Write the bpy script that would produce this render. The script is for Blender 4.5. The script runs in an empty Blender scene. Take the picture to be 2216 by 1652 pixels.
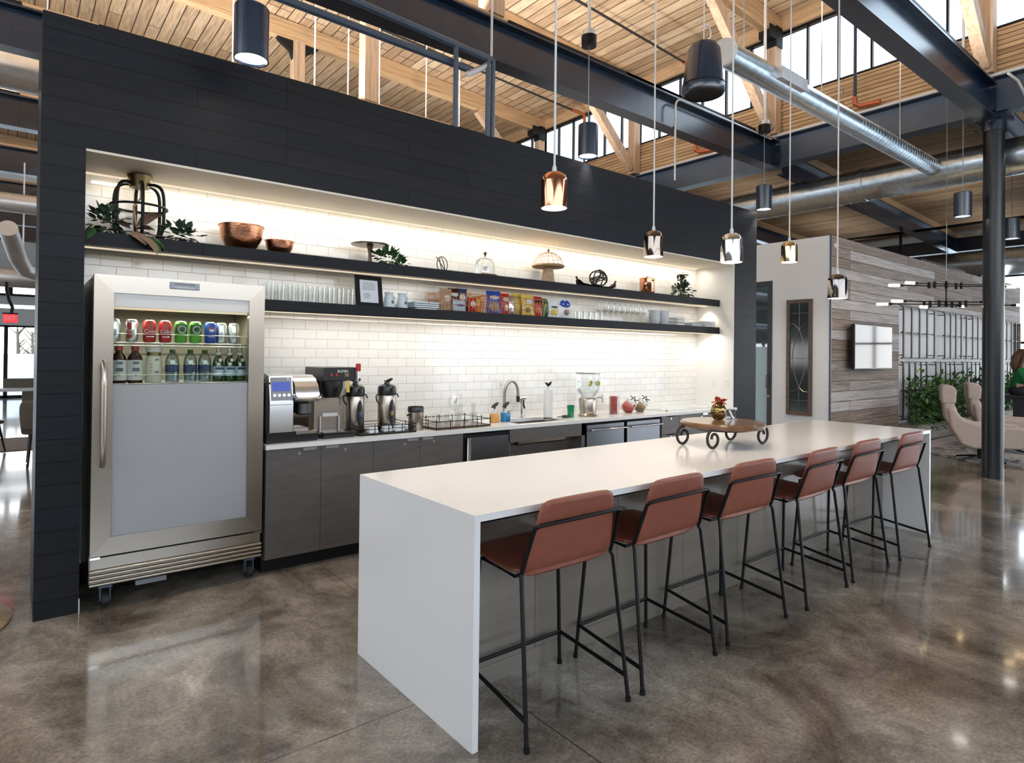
import bpy, bmesh, math, random
from mathutils import Vector, Matrix
SC = bpy.context.scene
COL = SC.collection
RND = random.Random(11)
PI = math.pi

# ---------------------------------------------------------------- mesh helpers
class MB:
    def __init__(s):
        s.bm = bmesh.new()
        s.mi = 0
    def _new(s, f0):
        s.bm.faces.ensure_lookup_table()
        for f in s.bm.faces[f0:]:
            f.material_index = s.mi
    def box(s, x0, x1, y0, y1, z0, z1, bev=0, seg=2, M=None):
        f0 = len(s.bm.faces)
        v = [s.bm.verts.new((x, y, z)) for x in (x0, x1) for y in (y0, y1) for z in (z0, z1)]
        fs = [s.bm.faces.new([v[i] for i in q]) for q in ((0, 1, 3, 2), (4, 6, 7, 5), (0, 4, 5, 1), (2, 3, 7, 6), (0, 2, 6, 4), (1, 5, 7, 3))]
        if bev > 0:
            es = list({e for f in fs for e in f.edges})
            r = bmesh.ops.bevel(s.bm, geom=es, offset=bev, segments=seg, profile=0.5, affect='EDGES')
            v = list({w for f in r['faces'] for w in f.verts} | {w for w in v if w.is_valid})
        if M is not None:
            bmesh.ops.transform(s.bm, matrix=M, verts=[w for w in v if w.is_valid])
        s._new(f0)
        return s
    def cyl(s, p0, p1, r0, r1=None, n=16, cap=True):
        r1 = r0 if r1 is None else r1
        p0, p1 = Vector(p0), Vector(p1)
        d = (p1 - p0).normalized()
        a = d.orthogonal().normalized(); b = d.cross(a)
        f0 = len(s.bm.faces)
        A = [s.bm.verts.new(p0 + (a * math.cos(t) + b * math.sin(t)) * r0) for t in [2 * PI * k / n for k in range(n)]]
        B = [s.bm.verts.new(p1 + (a * math.cos(t) + b * math.sin(t)) * r1) for t in [2 * PI * k / n for k in range(n)]]
        for k in range(n):
            s.bm.faces.new((A[k], A[(k + 1) % n], B[(k + 1) % n], B[k]))
        if cap:
            s.bm.faces.new(A[::-1]); s.bm.faces.new(B)
        s._new(f0)
        return s
    def tube(s, pts, r, n=8, closed=False):
        pts = [Vector(p) for p in pts]
        m = len(pts)
        rr = r if isinstance(r, (list, tuple)) else [r] * m
        f0 = len(s.bm.faces)
        rings = []
        prev = None
        for i in range(m):
            if closed:
                d = (pts[(i + 1) % m] - pts[i - 1])
            else:
                d = pts[min(i + 1, m - 1)] - pts[max(i - 1, 0)]
            d = d.normalized() if d.length > 1e-9 else Vector((0, 0, 1))
            if prev is None:
                a = d.orthogonal().normalized()
            else:
                a = prev - d * prev.dot(d)
                a = a.normalized() if a.length > 1e-6 else d.orthogonal().normalized()
            prev = a
            b = d.cross(a)
            rings.append([s.bm.verts.new(pts[i] + (a * math.cos(2 * PI * k / n) + b * math.sin(2 * PI * k / n)) * rr[i]) for k in range(n)])
        for i in range(m if closed else m - 1):
            A, B = rings[i], rings[(i + 1) % m]
            for k in range(n):
                s.bm.faces.new((A[k], A[(k + 1) % n], B[(k + 1) % n], B[k]))
        if not closed:
            s.bm.faces.new(rings[0][::-1]); s.bm.faces.new(rings[-1])
        s._new(f0)
        return s
    def lathe(s, prof, c=(0, 0, 0), n=24, M=None):
        f0 = len(s.bm.faces)
        rings, allv = [], []
        for r, z in prof:
            if r < 1e-5:
                v = [s.bm.verts.new((c[0], c[1], c[2] + z))]
            else:
                v = [s.bm.verts.new((c[0] + r * math.cos(2 * PI * k / n), c[1] + r * math.sin(2 * PI * k / n), c[2] + z)) for k in range(n)]
            rings.append(v); allv += v
        for A, B in zip(rings, rings[1:]):
            if len(A) == 1 and len(B) == 1:
                continue
            for k in range(n):
                k2 = (k + 1) % n
                if len(A) == 1: s.bm.faces.new((A[0], B[k2], B[k]))
                elif len(B) == 1: s.bm.faces.new((A[k], A[k2], B[0]))
                else: s.bm.faces.new((A[k], A[k2], B[k2], B[k]))
        if M is not None:
            bmesh.ops.transform(s.bm, matrix=M, verts=allv)
        s._new(f0)
        return s
    def sph(s, c, r, n=12, sc=(1, 1, 1)):
        m = max(6, n // 2)
        pr = [(math.sin(PI * i / m), -math.cos(PI * i / m)) for i in range(m + 1)]
        M = Matrix.Translation(Vector(c)) @ Matrix.Diagonal((r * sc[0], r * sc[1], r * sc[2], 1))
        return s.lathe(pr, (0, 0, 0), n, M)
    def prism(s, poly, fn, a, b):
        """polygon (u,v) pairs extruded from a to b; fn(u,v,w)->xyz"""
        f0 = len(s.bm.faces)
        A = [s.bm.verts.new(fn(u, v, a)) for u, v in poly]
        B = [s.bm.verts.new(fn(u, v, b)) for u, v in poly]
        n = len(poly)
        s.bm.faces.new(A[::-1]); s.bm.faces.new(B)
        for k in range(n):
            s.bm.faces.new((A[k], A[(k + 1) % n], B[(k + 1) % n], B[k]))
        s._new(f0)
        return s
    def poly(s, pts):
        f0 = len(s.bm.faces)
        s.bm.faces.new([s.bm.verts.new(p) for p in pts])
        s._new(f0)
        return s
    def beam(s, p0, p1, w, h, up=(0, 0, 1)):
        """rectangular bar from p0 to p1, w across, h along up"""
        p0, p1 = Vector(p0), Vector(p1)
        d = (p1 - p0).normalized(); u = Vector(up); sd = d.cross(u).normalized(); u = sd.cross(d)
        f0 = len(s.bm.faces)
        v = [s.bm.verts.new(p + sd * (i * w / 2) + u * (j * h / 2)) for p in (p0, p1) for i, j in ((-1, -1), (1, -1), (1, 1), (-1, 1))]
        for q in ((3, 2, 1, 0), (4, 5, 6, 7), (0, 1, 5, 4), (1, 2, 6, 5), (2, 3, 7, 6), (3, 0, 4, 7)):
            s.bm.faces.new([v[i] for i in q])
        s._new(f0)
        return s
    def xf(s, M):
        bmesh.ops.transform(s.bm, matrix=M, verts=s.bm.verts[:])
        return s
    def build(s, name, mat, parent=None, smooth=True, ang=35, fix=True):
        if fix:
            bmesh.ops.recalc_face_normals(s.bm, faces=s.bm.faces[:])
        me = bpy.data.meshes.new(name)
        s.bm.to_mesh(me); s.bm.free()
        for m in (mat if isinstance(mat, (list, tuple)) else [mat]):
            me.materials.append(m)
        if smooth:
            me.polygons.foreach_set('use_smooth', [True] * len(me.polygons))
            me.set_sharp_from_angle(angle=math.radians(ang))
        o = bpy.data.objects.new(name, me)
        COL.objects.link(o)
        if parent is not None:
            o.parent = parent
        return o

def tag(o, label, cat, group=None, kind=None):
    if label: o['label'] = label
    if cat: o['category'] = cat
    if group: o['group'] = group
    if kind: o['kind'] = kind
    return o
def thing(name, label, cat, loc=(0, 0, 0), rz=0, group=None):
    o = bpy.data.objects.new(name, None)
    o.empty_display_size = .1
    COL.objects.link(o)
    o.location = loc; o.rotation_euler = (0, 0, rz)
    return tag(o, label, cat, group)
def struct(name, mb, mat, smooth=False, parent=None):
    o = mb.build(name, mat, parent, smooth)
    if parent is None: o['kind'] = 'structure'
    return o
def dup(root, loc, rz=None, label=None, group=None, sc=None):
    r = root.copy(); COL.objects.link(r)
    r.location = loc
    if rz is not None: r.rotation_euler = (0, 0, rz)
    if label: r['label'] = label
    if group: r['group'] = group
    if sc: r.scale = (sc, sc, sc)
    for ch in list(root.children):
        c = ch.copy(); COL.objects.link(c); c.parent = r
        for g in list(ch.children):
            d = g.copy(); COL.objects.link(d); d.parent = c
    return r
def text(body, size, loc, rot, mat, parent, name='lettering', ext=.0006, align='CENTER', squash=1.0):
    cu = bpy.data.curves.new(name, 'FONT')
    cu.body = body; cu.size = size; cu.extrude = ext; cu.align_x = align; cu.align_y = 'CENTER'
    t = bpy.data.objects.new(name, cu)
    me = bpy.data.meshes.new_from_object(t)
    bpy.data.objects.remove(t); bpy.data.curves.remove(cu)
    me.transform(Matrix.Translation(Vector(loc)) @ Matrix.Rotation(rot[2], 4, 'Z') @ Matrix.Rotation(rot[0], 4, 'X') @ Matrix.Diagonal((squash, 1, 1, 1)))
    me.materials.clear(); me.materials.append(mat)
    o = bpy.data.objects.new(name, me); COL.objects.link(o); o.parent = parent
    return o
def smooth(pts, k=4):
    P = [Vector(p) for p in pts]; out = []
    for i in range(len(P) - 1):
        a, b, c, d = P[max(i - 1, 0)], P[i], P[i + 1], P[min(i + 2, len(P) - 1)]
        for j in range(k):
            t = j / k
            out.append(.5 * ((2 * b) + (c - a) * t + (2 * a - 5 * b + 4 * c - d) * t * t + (3 * b - a - 3 * c + d) * t ** 3))
    return out + [P[-1]]
def arc(c, r, a0, a1, n, fn=lambda u, v: (u, 0, v)):
    return [fn(c[0] + r * math.cos(a0 + (a1 - a0) * i / n), c[1] + r * math.sin(a0 + (a1 - a0) * i / n)) for i in range(n + 1)]

# ---------------------------------------------------------------- materials
class NT:
    def __init__(s, name):
        s.m = bpy.data.materials.new(name); s.m.use_nodes = True
        s.t = s.m.node_tree; s.n = s.t.nodes; s.l = s.t.links
        s.b = s.n['Principled BSDF']; s.out = s.n['Material Output']
    def node(s, typ, **kw):
        n = s.n.new(typ)
        for k, v in kw.items():
            if k[0] == '_': setattr(n, k[1:], v)
            else:
                i = int(k[1:]) if k[0] == 'i' and k[1:].isdigit() else k.replace('_', ' ')
                if hasattr(v, 'is_output') or isinstance(v, bpy.types.NodeSocket): s.l.new(v, n.inputs[i])
                else: n.inputs[i].default_value = v
        return n
    def set(s, **kw):
        for k, v in kw.items():
            i = s.b.inputs[k.replace('_', ' ')]
            if isinstance(v, bpy.types.NodeSocket): s.l.new(v, i)
            else: i.default_value = v
    def coord(s, scale=(1, 1, 1), rot=(0, 0, 0), loc=(0, 0, 0), which='Object'):
        tc = s.node('ShaderNodeTexCoord')
        return s.node('ShaderNodeMapping', Vector=tc.outputs[which], Scale=scale, Rotation=rot, Location=loc).outputs[0]
    def noise(s, vec, scale=5, detail=4, rough=.5, dist=0):
        return s.node('ShaderNodeTexNoise', Vector=vec, Scale=scale, Detail=detail, Roughness=rough, Distortion=dist).outputs[0]
    def ramp(s, fac, *stops):
        r = s.node('ShaderNodeValToRGB', Fac=fac)
        e = r.color_ramp.elements
        while len(e) < len(stops): e.new(.5)
        for el, (p, c) in zip(e, stops):
            el.position = p; el.color = c if len(c) == 4 else (*c, 1)
        return r.outputs[0]
    def math(s, op, a, b=0.0, c=0.0):
        return s.node('ShaderNodeMath', _operation=op, i0=a, i1=b, i2=c).outputs[0]
    def mix(s, fac, a, b, blend='MIX'):
        n = s.n.new('ShaderNodeMix'); n.data_type = 'RGBA'; n.blend_type = blend
        for i, v in ((0, fac), (6, a), (7, b)):
            if isinstance(v, bpy.types.NodeSocket): s.l.new(v, n.inputs[i])
            else: n.inputs[i].default_value = v if i == 0 or len(v) == 4 else (*v, 1)
        return n.outputs[2]
    def bump(s, h, strength=.3, dist=.01):
        s.l.new(s.node('ShaderNodeBump', Height=h, Strength=strength, Distance=dist).outputs[0], s.b.inputs['Normal'])
    def combine(s, x, y, z=0.0):
        return s.node('ShaderNodeCombineXYZ', i0=x, i1=y, i2=z).outputs[0]
    def sep(s, v):
        return s.node('ShaderNodeSeparateXYZ', i0=v).outputs

def M_(name, col, rough=.5, metal=0, spec=.5, var=0, vscale=30, bump=0, emis=0, ecol=None, coat=0, trans=0):
    t = NT(name)
    t.set(Roughness=rough, Metallic=metal, Specular_IOR_Level=spec)
    if coat: t.set(Coat_Weight=coat, Coat_Roughness=.08)
    if trans: t.set(Transmission_Weight=trans)
    if emis: t.set(Emission_Color=(*(ecol or col), 1), Emission_Strength=emis)
    if var or bump:
        f = t.noise(t.coord(), vscale)
        if var:
            t.set(Base_Color=t.ramp(f, (.25, [max(0, c * (1 - var)) for c in col]), (.75, [min(1, c * (1 + var)) for c in col])))
        else: t.set(Base_Color=(*col, 1))
        if bump: t.bump(f, bump, .003)
    else: t.set(Base_Color=(*col, 1))
    return t.m

def glassmat(name, tint=(.95, .98, 1), refl=.1, rough=.02, fr=.6):
    t = NT(name)
    tr = t.node('ShaderNodeBsdfTransparent', Color=(*tint, 1))
    gl = t.node('ShaderNodeBsdfGlossy', Color=(1, 1, 1, 1), Roughness=rough)
    lw = t.node('ShaderNodeLayerWeight', Blend=.25)
    f = t.math('MULTIPLY_ADD', lw.outputs['Fresnel'], fr, refl)
    mx = t.node('ShaderNodeMixShader', i0=f, i1=tr.outputs[0], i2=gl.outputs[0])
    t.l.new(mx.outputs[0], t.out.inputs[0]); t.n.remove(t.b)
    return t.m

def plankmat(name, along, across, length, width, cols, seam, off=(0, 0), rough=.5, grain=.25, gscale=(3, 60), mortar=.02, bump=.15, spec=.5, metal=0, seamcol=(0, 0, 0), knots=False, gcol=None, wob=0):
    """boards: along/across pick object-space axes ('X','Y','Z' or 'XY')"""
    t = NT(name)
    o = t.sep(t.node('ShaderNodeTexCoord').outputs['Object'])
    ax = dict(X=o[0], Y=o[1], Z=o[2])
    pick = lambda k: ax[k] if len(k) == 1 else t.math('ADD', ax[k[0]], ax[k[1]])
    u = t.math('ADD', pick(along), off[0]); v = t.math('ADD', pick(across), off[1])
    vec = t.combine(u, v)
    br = t.n.new('ShaderNodeTexBrick')
    br.offset = .37; br.offset_frequency = 3; br.squash = 1
    t.l.new(vec, br.inputs['Vector'])
    for k, val in (('Scale', 1), ('Mortar Size', seam), ('Mortar Smooth', .1), ('Brick Width', length), ('Row Height', width), ('Bias', 0)):
        br.inputs[k].default_value = val
    br.inputs['Color1'].default_value = (0, 0, 0, 1); br.inputs['Color2'].default_value = (1, 1, 1, 1); br.inputs['Mortar'].default_value = (.5, .5, .5, 1)
    n = len(cols)
    base = t.ramp(br.outputs['Color'], *[((i + .0) / max(1, n - 1), c) for i, c in enumerate(cols)])
    sh = t.math('MULTIPLY', br.outputs['Color'], 37.0)
    gv = t.combine(t.math('ADD', t.math('MULTIPLY', u, gscale[0]), sh), t.math('MULTIPLY', v, gscale[1]), sh)
    g = t.noise(gv, 1, 5, .6, wob)
    col = t.mix(grain, base, t.ramp(g, (.3, (0, 0, 0)) , (.7, gcol or (1, 1, 1))), 'OVERLAY' if not gcol else 'MIX') if not gcol else t.mix(t.ramp(g, (.45, (0, 0, 0)), (.62, (grain, grain, grain))), base, gcol)
    if knots:
        big = t.noise(t.combine(t.math('MULTIPLY', u, 1.3), t.math('MULTIPLY', v, 5), sh), 1, 3, .6)
        col = t.mix(t.ramp(big, (.55, (0, 0, 0)), (.8, (.55, .55, .55))), col, [c * .45 for c in cols[0]])
    col = t.mix(br.outputs['Fac'], col, seamcol)
    t.set(Base_Color=col, Roughness=rough, Specular_IOR_Level=spec, Metallic=metal)
    h = t.math('SUBTRACT', t.math('MULTIPLY', g, .25), br.outputs['Fac'])
    t.bump(h, bump, .006)
    return t.m

MT = {}
def build_mats():
    m = MT
    m['white_paint'] = M_('white_paint', (.80, .79, .77), .55, var=.02, vscale=6)
    m['cool_white'] = M_('cool_white_paint', (.86, .885, .91), .5)
    m['cream_paint'] = M_('cream_paint', (.88, .80, .68), .6, var=.02, vscale=6)
    m['unseen_wall_south'] = M_('plain_wall', (.30, .29, .28), .7)
    m['grey_wall'] = M_('grey_wall', (.62, .64, .66), .6)
    m['dark_planks'] = plankmat('dark_planks', 'XY', 'Z', 1.55, .131, [(.006, .0075, .011), (.011, .0108, .0135), (.007, .010, .018)], .0035, off=(.3, .0265), rough=.46, grain=.3, gscale=(2.5, 55), bump=.2, spec=.2)
    m['deck'] = plankmat('deck', 'Y', 'X', 3.6, .205, [(.43, .295, .18), (.54, .395, .255), (.37, .245, .145), (.60, .455, .31)], .009, rough=.65, grain=.35, gscale=(2.2, 38), bump=.2, seamcol=(.045, .025, .012), knots=True, spec=.25)
    m['low_deck'] = plankmat('low_deck', 'Y', 'X', 3.0, .13, [(.25, .165, .10), (.33, .23, .145), (.20, .13, .078)], .006, rough=.7, grain=.4, gscale=(2.2, 40), bump=.2, seamcol=(.02, .012, .006), knots=True, spec=.2)
    m['stacked'] = plankmat('stacked', 'Y', 'Z', 2.6, .062, [(.40, .25, .13), (.50, .33, .18), (.30, .17, .085)], .005, rough=.65, grain=.35, gscale=(2, 50), bump=.35, seamcol=(.05, .028, .014), knots=True, spec=.25)
    def glulam(name, ax, col):
        t = NT(name)
        sc = {'X': (1.2, 22, 30), 'Y': (22, 1.2, 30), 'Z': (22, 22, 1.4)}[ax]
        f = t.noise(t.coord(sc), 1, 6, .62, .6)
        k = t.noise(t.coord((1.3, 1.3, 1.3)), 1, 2)
        c = t.ramp(f, (.3, [x * .62 for x in col]), (.5, col), (.75, [min(1, x * 1.25) for x in col]))
        t.set(Base_Color=t.mix(t.ramp(k, (.6, (0, 0, 0)), (.75, (.35, .35, .35))), c, [x * .5 for x in col]), Roughness=.6, Specular_IOR_Level=.3)
        t.bump(f, .15, .004)
        return t.m
    m['glulam_x'] = glulam('glulam_along', 'X', (.55, .36, .20))
    m['glulam_y'] = glulam('glulam_cross', 'Y', (.52, .34, .19))
    m['glulam_z'] = glulam('glulam_upright', 'Z', (.52, .36, .24))
    m['steel_paint'] = M_('steel_paint', (.008, .022, .050), .22, spec=.9, var=.2, vscale=3)  # blue of the reflected sky is partly put into this base colour
    m['column_paint'] = M_('column_paint', (.008, .011, .016), .3, spec=.5)
    m['steel_grey'] = M_('steel_grey', (.07, .10, .15), .38, spec=.6, var=.12, vscale=3)
    m['black_metal'] = M_('black_metal', (.006, .006, .0065), .42, spec=.22)
    m['black_plastic'] = M_('black_plastic', (.012, .012, .013), .3, spec=.5)
    m['matte_black'] = M_('matte_black', (.006, .006, .006), .7, spec=.3)
    m['iron'] = M_('iron', (.028, .023, .02), .5, metal=.4, var=.3, vscale=40)
    # galvanised duct
    t = NT('galvanised'); c = t.coord()
    f = t.noise(c, 14, 4, .6)
    t.set(Base_Color=t.ramp(f, (.3, (.50, .56, .61)), (.7, (.70, .77, .83))), Metallic=1.0, Roughness=.3)
    t.bump(f, .06, .004)
    m['galv'] = t.m
    m['conduit_metal'] = M_('pale_conduit', (.72, .74, .77), .35, metal=.3)
    m['galv_light'] = M_('galvanised_pale', (.70, .71, .72), .42, metal=.75, var=.08, vscale=8)
    # tile
    t = NT('subway_tile')
    o = t.sep(t.node('ShaderNodeTexCoord').outputs['Object'])
    vec = t.combine(t.math('ADD', o[0], .02), t.math('ADD', o[2], .036))
    br = t.n.new('ShaderNodeTexBrick'); br.offset = .5; br.offset_frequency = 2
    t.l.new(vec, br.inputs['Vector'])
    for k, val in (('Scale', 1), ('Mortar Size', .0019), ('Mortar Smooth', .25), ('Brick Width', .186), ('Row Height', .0765), ('Bias', 0)):
        br.inputs[k].default_value = val
    br.inputs['Color1'].default_value = (0, 0, 0, 1); br.inputs['Color2'].default_value = (1, 1, 1, 1); br.inputs['Mortar'].default_value = (.5, .5, .5, 1)
    t.set(Base_Color=t.mix(br.outputs['Fac'], t.ramp(br.outputs['Color'], (0, (.78, .755, .715)), (1, (.83, .81, .78))), (.42, .385, .34)), Specular_IOR_Level=.6,
          Roughness=t.math('MULTIPLY_ADD', br.outputs['Fac'], .6, .1))
    # every tile sits at a slightly different tilt
    tl = t.math('MULTIPLY', t.math('SUBTRACT', br.outputs['Color'], .5), .0)
    wav = t.noise(t.combine(t.math('MULTIPLY', o[0], 5), t.math('MULTIPLY', br.outputs['Color'], 50), t.math('MULTIPLY', o[2], 9)), 1, 1)
    t.bump(t.math('SUBTRACT', t.math('MULTIPLY', wav, .5), br.outputs['Fac']), .22, .004)
    m['tile'] = t.m
    # polished concrete
    t = NT('polished_concrete'); tc = t.node('ShaderNodeTexCoord').outputs['Object']; o = t.sep(tc)
    a = t.noise(t.coord((1, .75, 1), (0, 0, .5)), 1.25, 8, .64, .9); b = t.noise(t.coord((1, 1, 1), loc=(7, 3, 0)), 4.5, 8, .7, .8); cc = t.noise(t.coord((1, 1, 1)), 60, 4, .7)
    base = t.ramp(a, (.34, (.085, .070, .056)), (.45, (.19, .163, .137)), (.56, (.30, .265, .228)), (.68, (.44, .40, .35)))
    base = t.mix(.7, base, t.ramp(b, (.3, (.2, .18, .16)), (.7, (.8, .78, .75))), 'OVERLAY')
    base = t.mix(.28, base, t.ramp(cc, (.35, (0, 0, 0)), (.65, (1, 1, 1))), 'OVERLAY')
    ox = o
    jx = t.math('ABSOLUTE', t.math('SUBTRACT', t.math('FRACT', t.math('DIVIDE', t.math('SUBTRACT', o[0], 1.75 - 1.9), 3.8)), .5))
    jy = t.math('ABSOLUTE', t.math('SUBTRACT', t.math('FRACT', t.math('DIVIDE', t.math('SUBTRACT', o[1], 2.39 - 1.47), 2.94)), .5))
    j = t.math('MAXIMUM', t.math('LESS_THAN', t.math('MULTIPLY', jx, 3.8), .003), t.math('LESS_THAN', t.math('MULTIPLY', jy, 2.94), .003))
    base = t.mix(j, base, (.03, .025, .02))
    rg = t.math('MULTIPLY_ADD', b, .14, .06)
    t.set(Base_Color=base, Roughness=t.math('MAXIMUM', rg, t.math('MULTIPLY', j, .7)), Specular_IOR_Level=.62, Coat_Weight=.5, Coat_Roughness=.06)
    t.bump(t.math('SUBTRACT', t.math('MULTIPLY', t.noise(t.coord(), 2.2, 2), .6), j), .05, .01)
    m['concrete'] = t.m
    m['quartz'] = M_('white_quartz', (.84, .825, .82), .16, spec=.5, var=.015, vscale=120)
    m['counter'] = M_('counter_quartz', (.80, .79, .77), .22, var=.015, vscale=120)
    m['leather'] = M_('brown_leather', (.25, .074, .045), .40, spec=.45, var=.10, vscale=18, bump=.12)
    # laminate cabinet
    t = NT('grey_laminate'); f = t.noise(t.coord((4, 20, 22)), 1, 4, .6)
    t.set(Base_Color=t.ramp(f, (.3, (.093, .082, .076)), (.7, (.125, .112, .104))), Roughness=.42, Specular_IOR_Level=.45)
    m['laminate'] = t.m
    t = NT('taupe_panel'); f = t.noise(t.coord((2, 8, 10)), 1, 3)
    t.set(Base_Color=t.ramp(f, (.3, (.20, .170, .138)), (.7, (.235, .20, .165))), Roughness=.16, Specular_IOR_Level=.6)
    m['taupe'] = t.m
    def brushed(name, col, sc, rough=.26):
        t = NT(name); f = t.noise(t.coord(sc), 1, 4, .6)
        t.set(Base_Color=t.ramp(f, (.25, [c * .97 for c in col]), (.75, [min(1, c * 1.03) for c in col])), Metallic=1.0, Roughness=t.math('MULTIPLY_ADD', f, .06, rough))
        return t.m
    m['stainless'] = brushed('stainless_vertical_brush', (.43, .375, .32), (300, 300, 4))
    m['stainless_h'] = brushed('stainless_horizontal_brush', (.47, .43, .38), (4, 4, 300))
    m['stainless_dark'] = brushed('stainless_bluish', (.17, .18, .20), (300, 300, 4), .3)
    m['chrome'] = M_('chrome', (.78, .79, .80), .07, metal=1)
    m['nickel'] = M_('satin_nickel', (.42, .38, .34), .3, metal=1)
    m['chrome_smoke'] = M_('smoked_chrome', (.24, .19, .16), .06, metal=1)
    m['copper'] = M_('polished_copper', (.62, .27, .16), .1, metal=1)
    m['copper_ham'] = M_('hammered_copper', (.64, .29, .16), .2, metal=1, bump=.7, vscale=70)
    m['brass'] = M_('pale_brass', (.66, .52, .27), .1, metal=1)
    m['gunmetal'] = M_('gunmetal', (.20, .185, .175), .07, metal=1)
    m['old_brass'] = M_('aged_brass', (.22, .16, .08), .35, metal=1, var=.2, vscale=30)
    m['white_cord'] = M_('white_cord', (.75, .75, .74), .5)
    m['grey_cord'] = M_('grey_cord', (.30, .31, .33), .5)
    m['lamp_on'] = M_('lit_lamp', (1, .93, .82), .5, emis=14, ecol=(1, .90, .74))
    m['lamp_soft'] = M_('lit_diffuser', (1, .95, .88), .5, emis=7, ecol=(1, .95, .86))
    m['led'] = M_('led_strip_light', (.9, .8, .65), .5, emis=.4, ecol=(1, .86, .64))
    m['bulb'] = M_('warm_bulb', (1, .8, .5), .4, emis=6, ecol=(1, .72, .38))
    m['lamp_in'] = M_('shade_lining', (.85, .82, .76), .4)
    m['glass'] = glassmat('clear_glass', (.95, .97, .97), .03, fr=.5)
    m['pane'] = glassmat('window_glass', (.97, .985, 1), .03)
    m['tumbler'] = glassmat('drinking_glass', (.965, .97, .965), .02, fr=.38)
    m['fridge_glass'] = glassmat('fridge_glass', (.92, .95, .93), .012, fr=.3)
    m['door_glass'] = glassmat('door_glass', (.62, .75, .80), .10)
    m['frosted_film'] = M_('frosted_film', (.42, .58, .66), .35)
    m['frost'] = M_('frosted_panel', (.36, .37, .385), .26, spec=.7, var=.03, vscale=2)
    m['frost_light'] = M_('light_panel', (.70, .70, .70), .35, spec=.4)
    m['fridge_in'] = M_('fridge_liner', (.36, .34, .28), .5)
    m['rubber'] = M_('rubber', (.012, .012, .012), .6)
    m['leaf'] = M_('green_leaf', (.05, .13, .04), .45, var=.45, vscale=25)
    m['leaf_grey'] = M_('grey_green_leaf', (.05, .085, .06), .5, var=.4, vscale=25)
    m['leaf_light'] = M_('bright_leaf', (.16, .27, .06), .4, var=.5, vscale=20)
    m['leaf_dry'] = M_('dry_leaf', (.30, .19, .13), .7, var=.3, vscale=30)
    m['wood_dark'] = M_('brown_wood', (.16, .075, .035), .3, var=.35, vscale=14, coat=.4)
    m['wood_light'] = M_('pale_wood', (.42, .29, .18), .55, var=.25, vscale=20)
    m['wicker'] = M_('wicker', (.45, .30, .16), .6, var=.3, vscale=60)
    m['weathered'] = plankmat('weathered_boards', 'XY', 'Z', 3.6, .152, [(.24, .18, .145), (.34, .27, .23), (.28, .215, .18), (.60, .55, .53), (.23, .175, .14), (.48, .42, .385)], .004, off=(.4, .02), rough=.7, grain=.55, gscale=(1.1, 45), bump=.2, seamcol=(.04, .03, .025), spec=.25, wob=1.5)
    m['paper'] = M_('paper', (.78, .80, .84), .6)
    m['ceramic'] = M_('white_ceramic', (.74, .77, .78), .18, spec=.5)
    m['ceramic_blue'] = M_('pale_blue_ceramic', (.62, .70, .74), .2)
    m['print'] = M_('dark_print', (.10, .12, .16), .5)
    m['red'] = M_('red_glossy', (.45, .02, .02), .3, spec=.5)
    m['green'] = M_('green_glossy', (.13, .42, .04), .3)
    m['dgreen'] = M_('dark_green', (.02, .09, .02), .3)
    m['blue'] = M_('blue_glossy', (.02, .07, .38), .3)
    m['white'] = M_('white_glossy', (.8, .8, .8), .3)
    m['silver'] = M_('silver_can', (.72, .73, .74), .25, metal=.9)
    m['yellow'] = M_('yellow_film', (.72, .52, .10), .3)
    m['orange'] = M_('orange_film', (.68, .20, .03), .3)
    m['navy'] = M_('navy_label', (.02, .045, .12), .35)
    m['teal'] = M_('teal_label', (.12, .38, .45), .35)
    m['paleblue'] = M_('pale_blue_label', (.52, .66, .74), .4)
    m['water'] = glassmat('water_bottle_plastic', (.72, .80, .84), .12)
    m['green_glass'] = glassmat('green_bottle_glass', (.12, .33, .10), .1)
    m['brown_bottle'] = M_('dark_drink', (.035, .012, .008), .2, spec=.5)
    m['cream'] = M_('cream_drink', (.72, .66, .54), .35)
    m['label_white'] = M_('white_label', (.72, .70, .66), .5)
    m['soap_amber'] = M_('amber_soap', (.62, .30, .08), .2)
    m['soap_blue'] = M_('blue_soap', (.02, .20, .42), .2)
    m['emerald'] = M_('emerald_cup', (.01, .22, .10), .12)
    m['lemon'] = M_('lemon', (.72, .62, .12), .4)
    m['candy_red'] = M_('red_sweets', (.50, .06, .05), .4, var=.5, vscale=90)
    m['candy_mix'] = M_('mixed_sweets', (.30, .20, .08), .5, var=.9, vscale=70)
    m['screen'] = M_('blue_display', (.01, .03, .22), .3, emis=.18, ecol=(.05, .12, .9))
    m['tv'] = M_('tv_screen', (.008, .009, .011), .05, spec=.7)
    m['dark_glass'] = M_('dark_leaded_glass', (.018, .032, .032), .08, spec=.7)
    m['upholstery'] = M_('greige_fabric', (.60, .50, .45), .85, var=.12, vscale=60, spec=.2)
    m['taupe_fabric'] = M_('taupe_fabric', (.155, .14, .115), .85, var=.12, vscale=60, spec=.2)
    m['charcoal'] = M_('charcoal_fabric', (.03, .03, .035), .8)
    t = NT('patterned_rug'); v = t.node('ShaderNodeTexVoronoi', Vector=t.coord(), Scale=2.2).outputs[0]; f = t.noise(t.coord(), 3, 6, .7, 1.5)
    t.set(Base_Color=t.mix(t.ramp(f, (.46, (0, 0, 0)), (.52, (1, 1, 1))), t.ramp(v, (.2, (.08, .085, .11)), (.6, (.28, .24, .23))), (.55, .52, .50)), Roughness=.9)
    m['rug'] = t.m
    m['carpet'] = M_('brown_carpet', (.20, .16, .13), .9, var=.25, vscale=12)
    m['skin'] = M_('skin', (.62, .36, .26), .5)
    m['hair'] = M_('brown_hair', (.16, .075, .04), .5, var=.3, vscale=80)
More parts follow.
